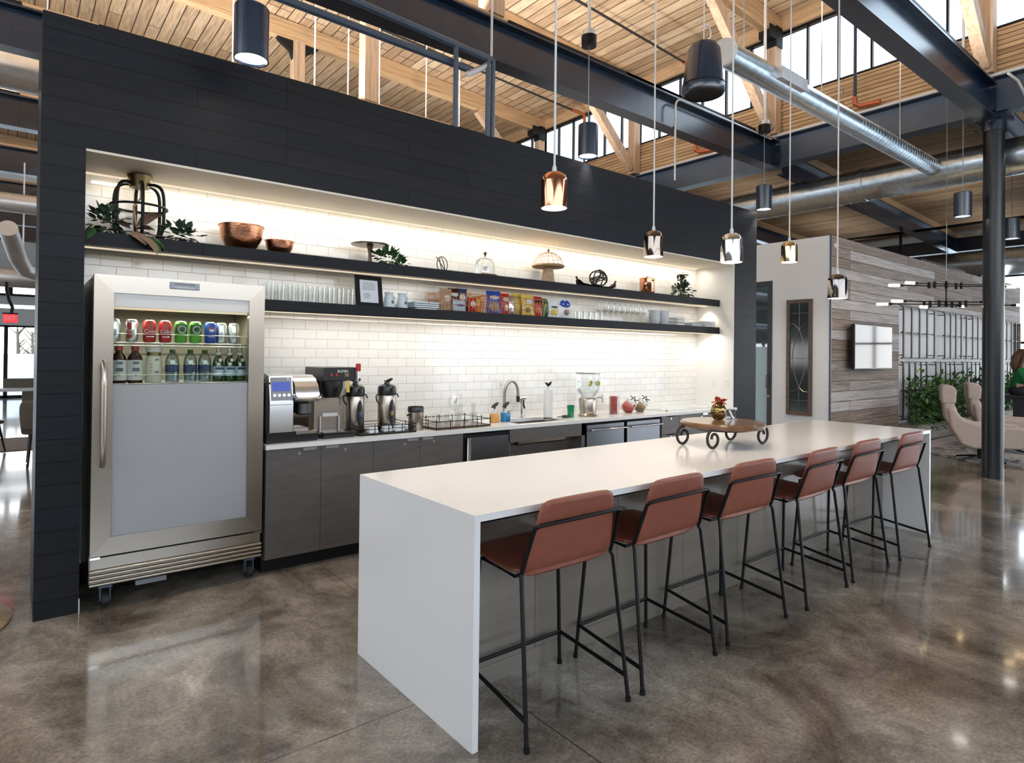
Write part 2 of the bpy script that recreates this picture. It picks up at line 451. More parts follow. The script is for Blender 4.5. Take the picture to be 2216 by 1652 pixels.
    m['cardigan'] = M_('green_knit', (.015, .20, .065), .8, var=.15, vscale=120)
    m['exit_red'] = M_('exit_red', (.75, .03, .05), .4, emis=.5, ecol=(.9, .05, .06))
    m['pink'] = M_('coral_flower', (.72, .13, .07), .5, var=.25, vscale=60)
    m['ground'] = M_('outside_ground', (.74, .74, .73), .9)
    m['bark'] = M_('bark', (.10, .075, .055), .9)
    m['sprinkler'] = M_('orange_fitting', (.42, .10, .035), .4, metal=.3)

# ---------------------------------------------------------------- camera, world
def camera():
    a, b, c = (math.radians(x) for x in (38.727, .458, .627))
    F = Vector((math.sin(a) * math.cos(b), math.cos(a) * math.cos(b), math.sin(b)))
    Rt = Vector((math.cos(a), -math.sin(a), 0)); U = Rt.cross(F)
    R2 = Rt * math.cos(c) + U * math.sin(c); U2 = U * math.cos(c) - Rt * math.sin(c)
    cd = bpy.data.cameras.new('camera'); co = bpy.data.objects.new('camera', cd); COL.objects.link(co)
    Mx = Matrix((R2, U2, -F)).transposed().to_4x4(); Mx.translation = (0, 0, 1.539)
    co.matrix_world = Mx
    cd.sensor_width = 36; cd.lens = 1344.855 * 36 / 2216
    cd.shift_y = -(826 - 756.473) / 2216
    cd.clip_start = .05; cd.clip_end = 200
    SC.camera = co
def world(strength):
    w = bpy.data.worlds.new('overcast_sky'); SC.world = w; w.use_nodes = True
    nt = w.node_tree; bg = nt.nodes['Background']
    tc = nt.nodes.new('ShaderNodeTexCoord'); sp = nt.nodes.new('ShaderNodeSeparateXYZ'); nt.links.new(tc.outputs['Generated'], sp.inputs[0])
    rp = nt.nodes.new('ShaderNodeValToRGB'); nt.links.new(sp.outputs[2], rp.inputs[0])
    rp.color_ramp.elements[0].position = 0; rp.color_ramp.elements[0].color = (1, .975, .95, 1)
    rp.color_ramp.elements[1].position = .45; rp.color_ramp.elements[1].color = (.70, .85, 1, 1)
    nt.links.new(rp.outputs[0], bg.inputs[0]); bg.inputs[1].default_value = strength
def area(name, loc, rot, sx, sy, power, col=(1, .85, .65), spread=PI):
    l = bpy.data.lights.new(name, 'AREA'); l.shape = 'RECTANGLE'; l.size = sx; l.size_y = sy; l.energy = power; l.color = col; l.spread = spread
    o = bpy.data.objects.new(name, l); COL.objects.link(o); o.location = loc; o.rotation_euler = rot
    return o
def spot(name, loc, power, col=(1, .88, .7), angle=80, r=.04, rot=(0, 0, 0)):
    l = bpy.data.lights.new(name, 'SPOT'); l.energy = power; l.color = col; l.spot_size = math.radians(angle); l.spot_blend = .6; l.shadow_soft_size = r
    o = bpy.data.objects.new(name, l); COL.objects.link(o); o.location = loc; o.rotation_euler = rot
    return o
# ================================================================ the building
hiz = lambda x: 7.45 - .047 * (x - 3.2)
loz = lambda x: 5.07 - .043 * (x - 11)
TY = (2.42, 5.3, 8.25, 11.15, 14.05)
TF = (16.95, 19.85, 22.75)
def shell():
    m = MT
    b = MB(); b.box(-10, 22.5, -9, 26, -.2, 0); struct('floor', b, m['concrete'])
    b = MB(); b.box(-60, 80, -60, 90, -.5, -.21); struct('ground', b, m['ground'])
    # high roof deck over the kitchen, lower deck over the lounge
    b = MB()
    for z0, z1 in ((0, .12),):
        b.prism([(-10, hiz(-10)), (10.05, hiz(10.05)), (10.05, hiz(10.05) + .12), (-10, hiz(-10) + .12)], lambda u, v, w: (u, w, v), -9, 26)
    struct('ceiling', b, m['deck'])
    b = MB(); b.prism([(10.05, loz(10.05)), (22.5, loz(22.5)), (22.5, loz(22.5) + .12), (10.05, loz(10.05) + .12)], lambda u, v, w: (u, w, v), -9, 26)
    struct('ceiling_low', b, m['low_deck'])
    # kitchen wall: dark board frame round a tiled niche
    b = MB()
    b.box(.104, .317, 4.418, 5.10, 0, 3.469); b.box(7.19, 7.70, 4.418, 5.10, 0, 3.469); b.box(.317, 7.19, 4.418, 5.10, 2.727, 3.469)
    struct('wall_kitchen', b, m['dark_planks'])
    b = MB(); b.box(.317, 7.19, 4.975, 5.09, 0, 2.727); struct('wall_tile', b, m['tile'])
    b = MB(); b.box(.317, 7.19, 4.425, 4.975, 2.712, 2.727); struct('ceiling_niche', b, m['cream_paint'])
    b = MB(); b.box(7.176, 7.19, 4.425, 4.975, 0, 2.712); struct('wall_return', b, m['white_paint'])
    b = MB(); b.box(.317, 1.36, 4.96, 4.975, 0, .13); struct('baseboard_kitchen', b, m['matte_black'])
    b = MB(); b.box(.315, .3195, 4.40, 4.425, 0, .085); struct('trim_1', b, m['white_paint'])
    # clerestory wall
    b = MB(); b.box(9.83, 9.97, -9, 25, 5.20, 5.80); struct('wall_clerestory', b, m['stacked'])
    b = MB(); b.box(9.80, 9.98, -9, 25, 6.92, 7.25); struct('trim_header', b, m['glulam_y'])
    ys = (-3.4, -.48) + TY + TF + (25.0,)
    for n, (y0, y1) in enumerate(zip(ys, ys[1:])):
        f = MB()
        f.box(9.86, 9.94, y0, y1, 5.80, 5.85); f.box(9.86, 9.94, y0, y1, 6.87, 6.92)
        k = 6
        for i in range(k + 1):
            y = y0 + (y1 - y0) * i / k
            w = .03 if 0 < i < k else .04
            f.box(9.87, 9.93, y - w / 2, y + w / 2, 5.85, 6.87)
        fr = struct('window_%d' % (n + 1), f, m['black_metal'])
        g = MB(); g.box(9.895, 9.905, y0 + .02, y1 - .02, 5.85, 6.87); g.build('pane', m['pane'], fr, False)
    # white meeting room with reclaimed-wood side
    b = MB()
    b.box(9.216, 9.33, 4.15, 5.017, 0, 3.32); b.box(9.216, 9.33, 5.017, 6.3, 2.73, 3.32); b.box(9.216, 9.33, 6.3, 10, 0, 3.32)
    struct('wall_west', b, m['cool_white'])
    b = MB()
    b.box(9.225, 11.76, 4.136, 4.25, 0, 3.32); b.box(11.76, 19.35, 4.136, 4.25, 2.46, 3.32); b.box(11.76, 19.35, 4.136, 4.25, 0, .36)
    b.box(19.35, 19.45, 4.136, 10, 0, 3.32)
    struct('wall_wood', b, m['weathered'])
    b = MB(); b.box(11.76, 19.35, 4.23, 4.25, .36, 2.46); struct('wall_niche', b, m['white_paint'])
    b = MB(); b.box(9.205, 9.225, 4.122, 4.142, 0, 3.32); struct('trim_2', b, m['steel_grey'])
    b = MB(); b.box(9.33, 19.35, 4.25, 10, 3.20, 3.30); struct('ceiling_room', b, m['white_paint'])
    b = MB(); b.box(9.33, 19.35, 9.9, 10, 0, 3.2); struct('wall_room', b, m['grey_wall'])
    # glazed door of that room
    f = MB()
    f.box(9.20, 9.34, 5.017, 5.09, 0, 2.73); f.box(9.20, 9.34, 5.09, 6.3, 2.66, 2.73); f.box(9.21, 9.33, 5.09, 6.3, 2.29, 2.35); f.box(9.21, 9.33, 6.22, 6.3, 0, 2.66)
    f.box(9.22, 9.32, 5.09, 6.22, 0, .09); f.box(9.22, 9.32, 5.6, 5.66, 0, 2.29)
    d = struct('door_1', f, m['black_plastic'])
    g = MB(); g.box(9.265, 9.275, 5.09, 6.22, .09, 2.66); g.build('glass', m['door_glass'], d, False)
    g = MB(); g.box(9.258, 9.262, 5.09, 5.6, .09, 1.70); g.build('frosted_film', m['frosted_film'], d, False)
    h = MB(); h.tube([(9.20, 5.075, 1.06), (9.15, 5.075, 1.06), (9.15, 5.075, 1.26), (9.20, 5.075, 1.26)], .009); h.build('handle', m['chrome'], d)
    h = MB(); h.cyl((9.205, 5.06, .93), (9.185, 5.06, .93), .024); h.build('lock', m['chrome'], d)
    text('19', .10, (9.262, 5.19, 1.76), (PI / 2, 0, -PI / 2), m['print'], d, 'room_number')
    # north and east glazed walls
    b = MB()
    for z0, z1 in ((2.28, 2.81), (2.93, 3.24), (3.65, 8.0)): b.box(-10, 7, 25, 25.2, z0, z1)
    b.box(7, 22, 25, 25.2, 0, 8)
    struct('wall_north', b, m['grey_wall'])
    f = MB()
    for x in (-8, -6, -4, -2.1, -.19, 1.8, 3.7, 5.6): f.box(x - .05, x + .05, 25, 25.1, 0, 2.28)
    f.box(-10, 7, 25, 25.1, 2.22, 2.28); f.box(-10, 7, 25, 25.1, 0, .08); f.box(-10, 7, 24.95, 25.05, 3.20, 3.27)
    for x in (-8, -4, -.1, 4): f.box(x - .06, x + .06, 25, 25.1, 3.24, 3.65)
    w = struct('window_20', f, m['black_metal'])
    g = MB(); g.box(-10, 7, 25.045, 25.055, .08, 2.22); g.build('pane', m['pane'], w, False)
    f = MB()
    for y in [-8.5 + 1.05 * i for i in range(25)]:
        f.box(21.0, 21.1, y - .03, y + .03, 0, 3.85)
    for z in (.03, .95, 2.0, 3.0, 3.82): f.box(21.0, 21.1, -9, 16.5, z - .03, z + .03)
    w = struct('window_21', f, m['black_metal'])
    g = MB(); g.box(21.045, 21.055, -9, 16.5, .05, 3.8); g.build('pane', m['pane'], w, False)
    b = MB(); b.box(20.95, 21.2, -9, 16.5, 3.85, 4.75); struct('wall_east', b, m['grey_wall'])
    # unseen south side, invented to let daylight in: solid below, high glazing above; glazed lounge front further right
    b = MB(); b.box(-10, 11, -8.3, -8.1, 0, 2.7); b.box(-10, 11, -8.3, -8.1, 6.7, 7.9); b.box(11, 22.5, -8.3, -8.1, 3.5, 5.2)
    struct('unseen_wall_south', b, m['unseen_wall_south'])
    f = MB()
    for x in [-9.5 + 1.7 * i for i in range(13)]: f.box(x - .04, x + .04, -8.2, -8.1, 2.7, 6.7)
    for z in (2.73, 4.7, 6.67): f.box(-10, 11, -8.2, -8.1, z - .03, z + .03)
    w = struct('window_22', f, m['black_metal'])
    g = MB(); g.box(-10, 11, -8.155, -8.145, 2.75, 6.65); g.build('pane', m['pane'], w, False)
    f = MB()
    for x in [11.05 + 1.9 * i for i in range(7)]: f.box(x - .04, x + .04, -8.2, -8.1, 0, 3.5)
    for z in (.03, 2.3, 3.47): f.box(11, 22.5, -8.2, -8.1, z - .03, z + .03)
    w = struct('window_23', f, m['black_metal'])
    g = MB(); g.box(11, 22.5, -8.155, -8.145, .05, 3.45); g.build('pane', m['pane'], w, False)
    # unseen far west wall, invented; window bands sized for the daylight
    b = MB(); b.box(-10.2, -10, -8.3, 25, 0, 1.2); b.box(-10.2, -10, -8.3, 25, 2.2, 5.4); struct('unseen_wall_far', b, m['unseen_wall_south'])
    f = MB()
    for y in [-8 + 2.0 * i for i in range(17)]: f.box(-10.1, -10, y - .04, y + .04, 1.2, 2.2); f.box(-10.1, -10, y - .04, y + .04, 5.4, 8)
    w = struct('window_24', f, m['black_metal'])
    g = MB(); g.box(-10.06, -10.05, -8.3, 25, 1.2, 2.2); g.box(-10.06, -10.05, -8.3, 25, 5.4, 7.9); g.build('pane', m['pane'], w, False)

def isec(b, p0, p1, h, w, tf=.022, tw=.014):
    """steel I section running from p0 to p1 (given at mid height)"""
    u = Vector((0, 0, 1))
    for dz, hh, ww in ((h / 2 - tf / 2, tf, w), (-h / 2 + tf / 2, tf, w), (0, h - 2 * tf, tw)):
        b.beam(Vector(p0) + u * dz, Vector(p1) + u * dz, ww, hh)

def frame():
    m = MT
    where = {2.42: 'meeting the black column at upper right', 5.3: 'crossing above the copper pendant lamp', 8.25: 'topmost in the gap at far left', 11.15: 'second from top in the gap at far left', 14.05: 'third from top in the gap at far left', 16.95: 'fourth from top in the gap at far left', 19.85: 'fifth from top in the gap at far left', 22.75: 'last and smallest in the gap at far left'}
    for y in TY + TF:
        b = MB(); isec(b, (-9.5, y, 4.855), (9.78, y, 4.855), .45, .20)
        o = b.build('steel_beam', m['steel_paint'], None, False)
        tag(o, 'long dark painted steel beam ' + where[y], 'beam', 'steel roof beams')
        b = MB(); b.box(-9.5, 9.70, y - .075, y + .075, 5.082, 5.125)
        o = b.build('timber_plate', m['glulam_x'], None, False)
        tag(o, 'timber plate lying on the steel beam ' + where[y], 'beam', 'timber plates on the steel beams')
    # girder under the clerestory
    b = MB(); isec(b, (9.89, -8.5, 4.955), (9.89, 24.9, 4.955), .47, .24)
    g = b.build('steel_girder', m['steel_grey'], None, False)
    tag(g, 'grey steel girder below the clerestory windows, running out over the black column', 'beam')
    for y in TY:
        b = MB(); b.box(9.77, 9.785, y - .09, y + .09, 4.68, 5.03)
        for k in range(6):
            for s in (-.05, .05): b.cyl((9.755, y + s, 4.72 + .052 * k), (9.772, y + s, 4.72 + .052 * k), .011, n=6)
        b.build('bolt_plate', m['steel_paint'], g)
    # round column
    t = thing('steel_column', 'round black steel column standing free right of the island', 'column', (9.98, 2.40, 0))
    b = MB(); b.cyl((0, 0, 0), (0, 0, 4.66), .118, n=32); b.build('shaft', m['column_paint'], t)
    b = MB(); b.box(-.17, .17, -.17, .17, 4.66, 4.715); b.build('cap_plate', m['steel_paint'], t, False)
    b = MB(); b.cyl((0, 0, 4.52), (0, 0, 4.66), .135, n=32); b.build('collar', m['steel_paint'], t)
    # timber rafters, posts, braces
    rw = {2.42: 'in the top right corner', 5.3: 'above the hanging speaker', 8.25: 'above the middle of the dark wall', 11.15: 'behind the big black lamp', 14.05: 'far back above the dark wall', 16.95: 'seen small in the gap at far left', 19.85: 'seen smaller still in the far left gap', 22.75: 'farthest away in the far left gap'}
    for y in TY + TF:
        b = MB()
        b.beam((-9.6, y, hiz(-9.6) - .165), (9.8, y, hiz(9.8) - .165), .17, .31)
        o = b.build('timber_rafter', m['glulam_x'], None, False)
        tag(o, 'honey coloured glulam rafter ' + rw[y], 'rafter', 'glulam roof rafters')
        if y in TF: continue
        # posts at the clerestory
        t = thing('timber_post', 'timber post with black bracket at the clerestory, ' + rw[y], 'post', (9.72, y, 5.2), 0, 'clerestory posts')
        b = MB(); b.box(-.085, .085, -.085, .085, 0, 6.83 - 5.2); b.build('shaft', m['glulam_z'], t, False)
        b = MB(); b.box(-.10, .10, -.10, .10, 1.42, 1.75); b.box(-.3, -.09, -.10, .10, 1.52, 1.72)
        b.build('bracket', m['matte_black'], t, False)
        b = MB(); b.beam((9.62, y, 5.30), (7.9, y, hiz(7.9) - .33), .13, .17)
        o = b.build('timber_brace', m['glulam_z'], None, False)
        tag(o, 'diagonal timber brace at the clerestory post ' + rw[y], 'brace', 'clerestory braces')
        if y == 2.42: continue
        t = thing('king_post', 'upright timber post under the rafter ' + rw[y], 'post', (3.92, y, 5.125), 0, 'posts in the roof space')
        b = MB(); b.box(-.10, .10, -.10, .10, 0, hiz(3.92) - .32 - 5.125); b.build('shaft', m['glulam_z'], t, False)
        zt = hiz(3.92) - .32 - 5.125
        for s in (-1, 1):
            b = MB(); b.prism([(s * .10, zt), (s * .38, zt), (s * .34, zt - .05), (s * .15, zt - .17), (s * .10, zt - .32)], lambda u, v, w: (u, w, v), -.05, .05)
            b.build('bracket', m['matte_black'], t, False)
    # low roof beams
    lw = {2.42: 'leaving the black column toward the right edge', 5.3: 'below the big duct, over the wood-clad wall', 8.25: 'above the white meeting room wall'}
    for y in (2.42, 5.3, 8.25):
        b = MB(); isec(b, (10.02, y, loz(10.02) - .33), (20.9, y, loz(20.9) - .33), .34, .18)
        tag(b.build('steel_beam', m['steel_paint'], None, False), 'dark steel beam under the low lounge roof, ' + lw[y], 'beam', 'lounge roof beams')
        b = MB(); b.beam((10.02, y, loz(10.02) - .08), (20.9, y, loz(20.9) - .08), .14, .15)
        tag(b.build('timber_plate', m['glulam_x'], None, False), 'timber plate on the lounge roof beam ' + lw[y], 'beam', 'lounge roof plates')
    b = MB(); isec(b, (18.6, -8, 4.42), (18.6, 12, 4.42), .34, .2)
    tag(b.build('steel_beam', m['steel_paint'], None, False), 'far dark cross beam beyond the column, above the window wall duct', 'beam')

def seams(b, p0, p1, r, step, w=.008):
    p0, p1 = Vector(p0), Vector(p1); L = (p1 - p0).length; d = (p1 - p0) / L
    for i in range(1, int(L / step)):
        b.cyl(p0 + d * (i * step), p0 + d * (i * step + w), r + .003, n=28)

def ducts():
    m = MT
    # large lounge duct along the girder
    t = thing('round_duct', 'large galvanised round duct crossing the lounge ceiling beyond the girder', 'duct', (10.5, 0, 4.283))
    b = MB(); b.cyl((0, -6, 0), (0, 12, 0), .25, n=36); b.build('pipe', m['galv'], t)
    b = MB(); seams(b, (0, -6, 0), (0, 12, 0), .25, .16); b.build('seam', m['galv'], t)
    b = MB(); b.cyl((0, 4.15, 0), (0, 4.22, 0), .268, n=36); b.build('joint_band', m['galv'], t)
    for y in (-2, 1.8, 5.9, 9):
        b = MB(); b.cyl((0, y, .25), (0, y, .80), .007, n=6); b.build('hanger', m['conduit_metal'], t)
    # slim branch duct
    t = thing('branch_duct', 'slim galvanised duct pointing at the speaker and joining the large duct', 'duct', (4.95, 3.185, 4.285))
    b = MB(); b.cyl((.04, 0, 0), (5.34, 0, 0), .115, n=32); b.build('pipe', m['galv'], t)
    b = MB(); seams(b, (2.6, 0, 0), (5.3, 0, 0), .115, .085, .006); b.build('seam', m['galv'], t)
    b = MB(); b.cyl((0, 0, 0), (.04, 0, 0), .125, n=32); b.build('end_cap', m['white_cord'], t)
    b = MB(); b.box(.75, 1.25, -.165, -.10, -.06, .05); b.box(.72, 1.28, -.172, -.162, -.075, -.055); b.build('grille', m['galv_light'], t, False)
    for x in (.35, 1.9, 4.1):
        b = MB(); b.cyl((x, 0, .11), (x, 0, hiz(4.95 + x) - 4.30), .006, n=6); b.build('hanger', m['white_cord'], t)
    # duct behind the kitchen wall with its thin cables
    t = thing('round_duct', 'fat pale duct behind the dark wall, seen below the topmost beam at left', 'duct', (0, 9.5, 4.86))
    b = MB(); b.cyl((-8, 0, 0), (7, 0, 0), .228, n=36); b.build('pipe', m['galv_light'], t)
    b = MB(); seams(b, (-8, 0, 0), (7, 0, 0), .228, .32); b.build('seam', m['galv_light'], t)
    for x in (2.4, 3.6, 4.15, 4.7, 5.6, 6.3):
        b = MB(); b.cyl((x, -.02, .22), (x, -.02, hiz(x) - 4.861), .012, n=6); b.build('suspension_cable', m['white_cord'], t)
    t = thing('round_duct', 'pale duct low in the gap left of the dark wall, with a rounded elbow', 'duct', (0, 12.5, 3.83))
    b = MB(); b.cyl((-8, 0, 0), (3, 0, 0), .15, n=28); b.build('pipe', m['galv_light'], t)
    b = MB(); b.tube([(-.085, -1.3, -.60), (-.07, -1.15, -.64), (-.03, -.9, -.74), (.03, -.6, -.92), (.12, -.3, -1.06), (.4, -.05, -1.13), (3, 0, -1.13)], .115, 24); b.build('elbow', m['galv_light'], t)
    b = MB(); b.cyl((.35, 0, .14), (.35, 0, hiz(.35) - 3.84), .010, n=6); b.build('hanger', m['conduit_metal'], t)
    b = MB(); b.cyl((-8, .6, -1.12), (3, .6, -1.12), .16, n=24); b.cyl((.1, .6, -1), (.1, .6, .8), .012, n=6); b.build('lower_pipe', m['galv_light'], t)
    t = thing('round_duct', 'far bluish round duct above the window wall behind the column', 'duct', (18.2, 0, 3.85))
    b = MB(); b.cyl((0, -8, 0), (0, 10, 0), .32, n=32); b.build('pipe', m['galv'], t)
    b = MB(); b.cyl((0, 0, .3), (0, 0, loz(18.2) - 3.86), .012, n=6); b.build('hanger', m['galv'], t)
    # sprinkler lines
    for y, w in ((4.0, 'above the slim duct at the right'), (6.75, 'beside the hanging speaker'), (9.6, 'beside the small black lamp')):
        t = thing('sprinkler_pipe', 'thin dark sprinkler drop at the clerestory ' + w, 'pipe', (9.66, y, 0), 0, 'sprinkler drops')
        b = MB(); b.cyl((0, 0, 5.32), (0, 0, 6.78), .024, n=12); b.build('drop', m['steel_paint'], t)
        b = MB(); b.tube([(-9, 0, hiz(.6) - .34), (-.35, 0, 6.80)], .02, 10); b.build('branch', m['iron'], t)
        b = MB(); b.tube([(-.38, 0, 6.80), (-.08, 0, 6.80), (0, 0, 6.76), (0, 0, 6.62)], .036, 10); b.build('upper_elbow', m['sprinkler'], t)
        b = MB(); b.tube([(0, 0, 5.40), (0, 0, 5.30), (.03, -.06, 5.26), (.06, -.22, 5.26), (.06, -.32, 5.25)], .036, 10); b.build('lower_elbow', m['sprinkler'], t)
    t = thing('sprinkler_main', 'black sprinkler main crossing below the far lounge roof', 'pipe', (16, 0, 4.45))
    b = MB(); b.cyl((0, -6, 0), (0, 10, 0), .035, n=10); b.build('pipe', m['black_metal'], t)
    b = MB(); b.cyl((0, 5.6, 0), (0, 5.6, -.9), .03, n=8); b.build('drop', m['black_metal'], t)
    b = MB(); b.cyl((0, 1, .03), (0, 1, loz(16) - 4.46), .012, n=6); b.build('hanger', m['black_metal'], t)
    # conduit along the girder
    t = thing('conduit', 'thin pale electrical conduit running along the top of the grey girder', 'conduit', (9.74, 0, 5.20))
    b = MB(); b.cyl((0, -7, -.02), (0, 8.1, -.02), .022, n=10); b.build('tube', m['conduit_metal'], t)
    b = MB(); b.tube([(-.02, 2.2, -.05), (-.02, 2.1, -.18), (-.02, 2.02, -.40)], .018, 8); b.build('bend', m['conduit_metal'], t)
    b = MB(); b.cyl((-.02, 7.25, -.53), (-.02, 7.25, .28), .013, n=10)
    t2 = thing('conduit', 'bent pale conduit hooked over the blue-lit beam above the dark wall', 'conduit', (6.95, 5.185, 4.4))
    b = MB(); b.tube([(0, 0, -.48), (0, 0, .52)] + arc((.12, .52), .12, PI, PI / 2, 6) + [(2.5, 0, .64)], .014, 8); b.build('tube', m['galv_light'], t2)
    # pipe frame standing on the kitchen wall
    t = thing('pipe_frame', 'dark steel tube frame standing on top of the kitchen wall', 'frame', (0, 5.0, 3.469))
    b = MB(); b.tube([(-1, .02, .93), (3.45, .02, .86)], .034, 10); b.build('lower_rail', m['steel_grey'], t)
    b = MB(); b.tube([(-1, -.06, 1.18), (3.66, -.06, .99)], .034, 10); b.build('upper_rail', m['steel_grey'], t)
    for x, h in ((3.24, 1.0), (3.62, .98), (3.68, 1.0)):
        b = MB(); b.cyl((x, -.06, 0), (x, -.06, h), .024, n=12); b.build('post', m['steel_grey'], t)
    b = MB(); b.tube([(3.42, -.0, .80), (3.64, -.05, .94)], .03, 10); b.build('arm', m['galv_light'], t)
    b = MB(); b.cyl((3.66, -.06, 1.0), (3.66, -.06, 3.9), .012, n=8); b.build('hanging_rod', m['white_cord'], t)
    # outside
    b = MB(); b.box(-15, 10, 30, 30.3, -.2, 1.35); struct('trim_outside', b, m['white_paint'])
    rr = random.Random(5)
    for i, (x, y) in enumerate(((.12, 34), (.7, 38.5))):
        t = thing('bare_tree', ('bare tree with forked trunk outside the left window', 'thinner bare tree farther away outside the left window')[i], 'tree', (x, y, -.2))
        b = MB(); b.tube([(0, 0, 0), (.05, 0, 1.2), (0, .1, 2.6)], [.10, .08, .04], 8); b.build('trunk', m['bark'], t)
        b = MB()
        for k in range(16):
            z = rr.uniform(.9, 2.4); a = rr.uniform(0, 6.3); l = rr.uniform(.4, 1.1)
            b.tube([(.03, 0, z), (l * .5 * math.cos(a), l * .5 * math.sin(a), z + l * .5), (l * math.cos(a), l * math.sin(a), z + l * .8)], [.03, .02, .006], 5)
        b.build('branches', m['bark'], t)
# ================================================================ island, stools
def island():
    m = MT
    t = thing('kitchen_island', 'long white waterfall island with a grey back panel and stool overhang', 'island', (1.394, 1.957, 0))
    L, W = 6.295 - 1.394, 2.973 - 1.957
    b = MB(); b.prism([(0, .915), (L, .915), (L - .028, .887), (.028, .887)], lambda u, v, w: (u, w, v), 0, W); b.build('top', m['quartz'], t, False)
    for x0, sg in ((0, 1), (L, -1)):
        b = MB(); b.prism([(x0, 0), (x0 + sg * .028, 0), (x0 + sg * .028, .887), (x0, .915)], lambda u, v, w: (u, w, v), 0, W); b.build('end_panel', m['quartz'], t, False)
    b = MB()
    n = 8
    for i in range(n):
        a = .034 + (L - .068) * i / n; c = .034 + (L - .068) * (i + 1) / n
        b.box(a + .0015, c - .0015, .373, W - .02, .09, .886)
    b.build('base_panel', m['taupe'], t, False)
    b = MB(); b.box(.036, L - .036, .385, W - .05, 0, .09); b.build('plinth', m['matte_black'], t, False)
    b = MB(); b.box(.034, L - .034, .373, .389, 0, .088); b.build('skirting', m['taupe'], t, False)
    b = MB(); b.box(.05, L - .05, .24, .372, .80, .888); b.build('support_rail', m['matte_black'], t, False)

def shell_mesh(stations, r, th, nu=None):
    """upholstered sheet: stations (y,z,halfwidth); rounded corners at both ends; thickness th"""
    b = MB(); bm = b.bm
    P = [Vector((0, s[0], s[1])) for s in stations]
    d = [0]
    for p, q_ in zip(P, P[1:]): d.append(d[-1] + (q_ - p).length)
    Lg = d[-1]; xs = [-1, -.86, -.6, -.3, 0, .3, .6, .86, 1]
    front, back = [], []
    for i, (p, s) in enumerate(zip(P, stations)):
        e = min(d[i], Lg - d[i]); w = s[2]
        if e < r: w -= r - math.sqrt(max(0, r * r - (r - e) ** 2))
        tg = (P[min(i + 1, len(P) - 1)] - P[max(i - 1, 0)]).normalized()
        nr = Vector((0, -tg.z, tg.y))
        if nr.z < 0 and abs(nr.z) > .5: nr = -nr
        cf = s[3] if len(s) > 3 else 0
        front.append([bm.verts.new(p + Vector((x * w, 0, 0)) + nr * (th / 2 * (1 - .5 * abs(x) ** 6)) + nr * (cf * x * x)) for x in xs])
        back.append([bm.verts.new(p + Vector((x * w, 0, 0)) - nr * (th / 2 * (1 - .5 * abs(x) ** 6)) + nr * (cf * x * x)) for x in xs])
    n, k = len(P), len(xs)
    for i in range(n - 1):
        for j in range(k - 1):
            bm.faces.new((front[i][j], front[i][j + 1], front[i + 1][j + 1], front[i + 1][j]))
            bm.faces.new((back[i][j + 1], back[i][j], back[i + 1][j], back[i + 1][j + 1]))
        for j in (0, k - 1):
            bm.faces.new((front[i][j], front[i + 1][j], back[i + 1][j], back[i][j]))
    for i in (0, n - 1):
        for j in range(k - 1):
            bm.faces.new((front[i][j], front[i][j + 1], back[i][j + 1], back[i][j]))
    return b
def smooth_sub(o, lv=1):
    md = o.modifiers.new('subdivision', 'SUBSURF'); md.levels = lv; md.render_levels = lv
    o.data.polygons.foreach_set('use_smooth', [True] * len(o.data.polygons))

STX = (1.862, 2.545, 3.285, 4.085, 4.80, 5.582)
def stools():
    m = MT
    t = thing('bar_stool', 'brown leather stool nearest the camera, at the near corner of the island', 'stool', (STX[0], 1.835, 0), 0, 'bar stools along the island')
    # seat and back read as two pads on one sling
    st = [(.475, .668, .235), (.455, .662, .236), (.42, .657, .237), (.34, .651, .24), (.24, .645, .246), (.16, .643, .252), (.13, .645, .254)]
    o = shell_mesh(st, .05, .036).build('seat', m['leather'], t); smooth_sub(o)
    sb = [(.118, .640, .250), (.100, .645, .252), (.086, .662, .254), (.077, .70, .252), (.062, .76, .244), (.047, .83, .232), (.034, .89, .223), (.027, .925, .218), (.024, .942, .217), (.022, .952, .216)]
    o = shell_mesh(sb, .045, .036).build('backrest', m['leather'], t); smooth_sub(o)
    rl = .0095
    for s in (-1, 1):
        b = MB(); b.tube([(s * .296, 0, 0), (s * .268, .075, .635), (s * .262, .085, .655)], rl, 10); b.cyl((s * .296, 0, 0), (s * .2955, .001, .02), .0125, n=10)
        b.build('leg', m['black_metal'], t)
        b = MB(); b.tube([(s * .285, .435, 0), (s * .235, .405, .635)], rl, 10); b.cyl((s * .285, .435, 0), (s * .284, .434, .02), .0125, n=10)
        b.build('leg', m['black_metal'], t)
    b = MB()
    b.tube([(-.262, .085, .655), (-.260, .062, .72), (-.247, .024, .845), (-.243, .012, .858), (-.225, .008, .862), (.225, .008, .862), (.243, .012, .858), (.247, .024, .845), (.260, .062, .72), (.262, .085, .655)], .0085, 10)
    b.build('back_bar', m['black_metal'], t)
    b = MB()
    b.tube([(-.235, .16, .622), (-.225, .40, .632), (.225, .40, .632), (.235, .16, .622)], .008, 8, True)
    b.build('seat_frame', m['black_metal'], t)
    b = MB()
    b.tube([(-.291, .012, .11), (-.274, .425, .165), (.274, .425, .165), (.291, .012, .11)], .0095, 10)
    b.build('footrest', m['black_metal'], t)
    lab = ('', 'brown leather stool second from the near end of the island', 'brown leather stool third from the near end of the island', 'brown leather stool fourth from the near end of the island', 'brown leather stool second from the far end of the island', 'brown leather stool at the far end of the island beside the end panel')
    for i in range(1, 6): dup(t, (STX[i], 1.835 + (.02 if i in (2, 4) else 0), 0), (0, .02, -.02, .03, 0, -.02)[i], lab[i])

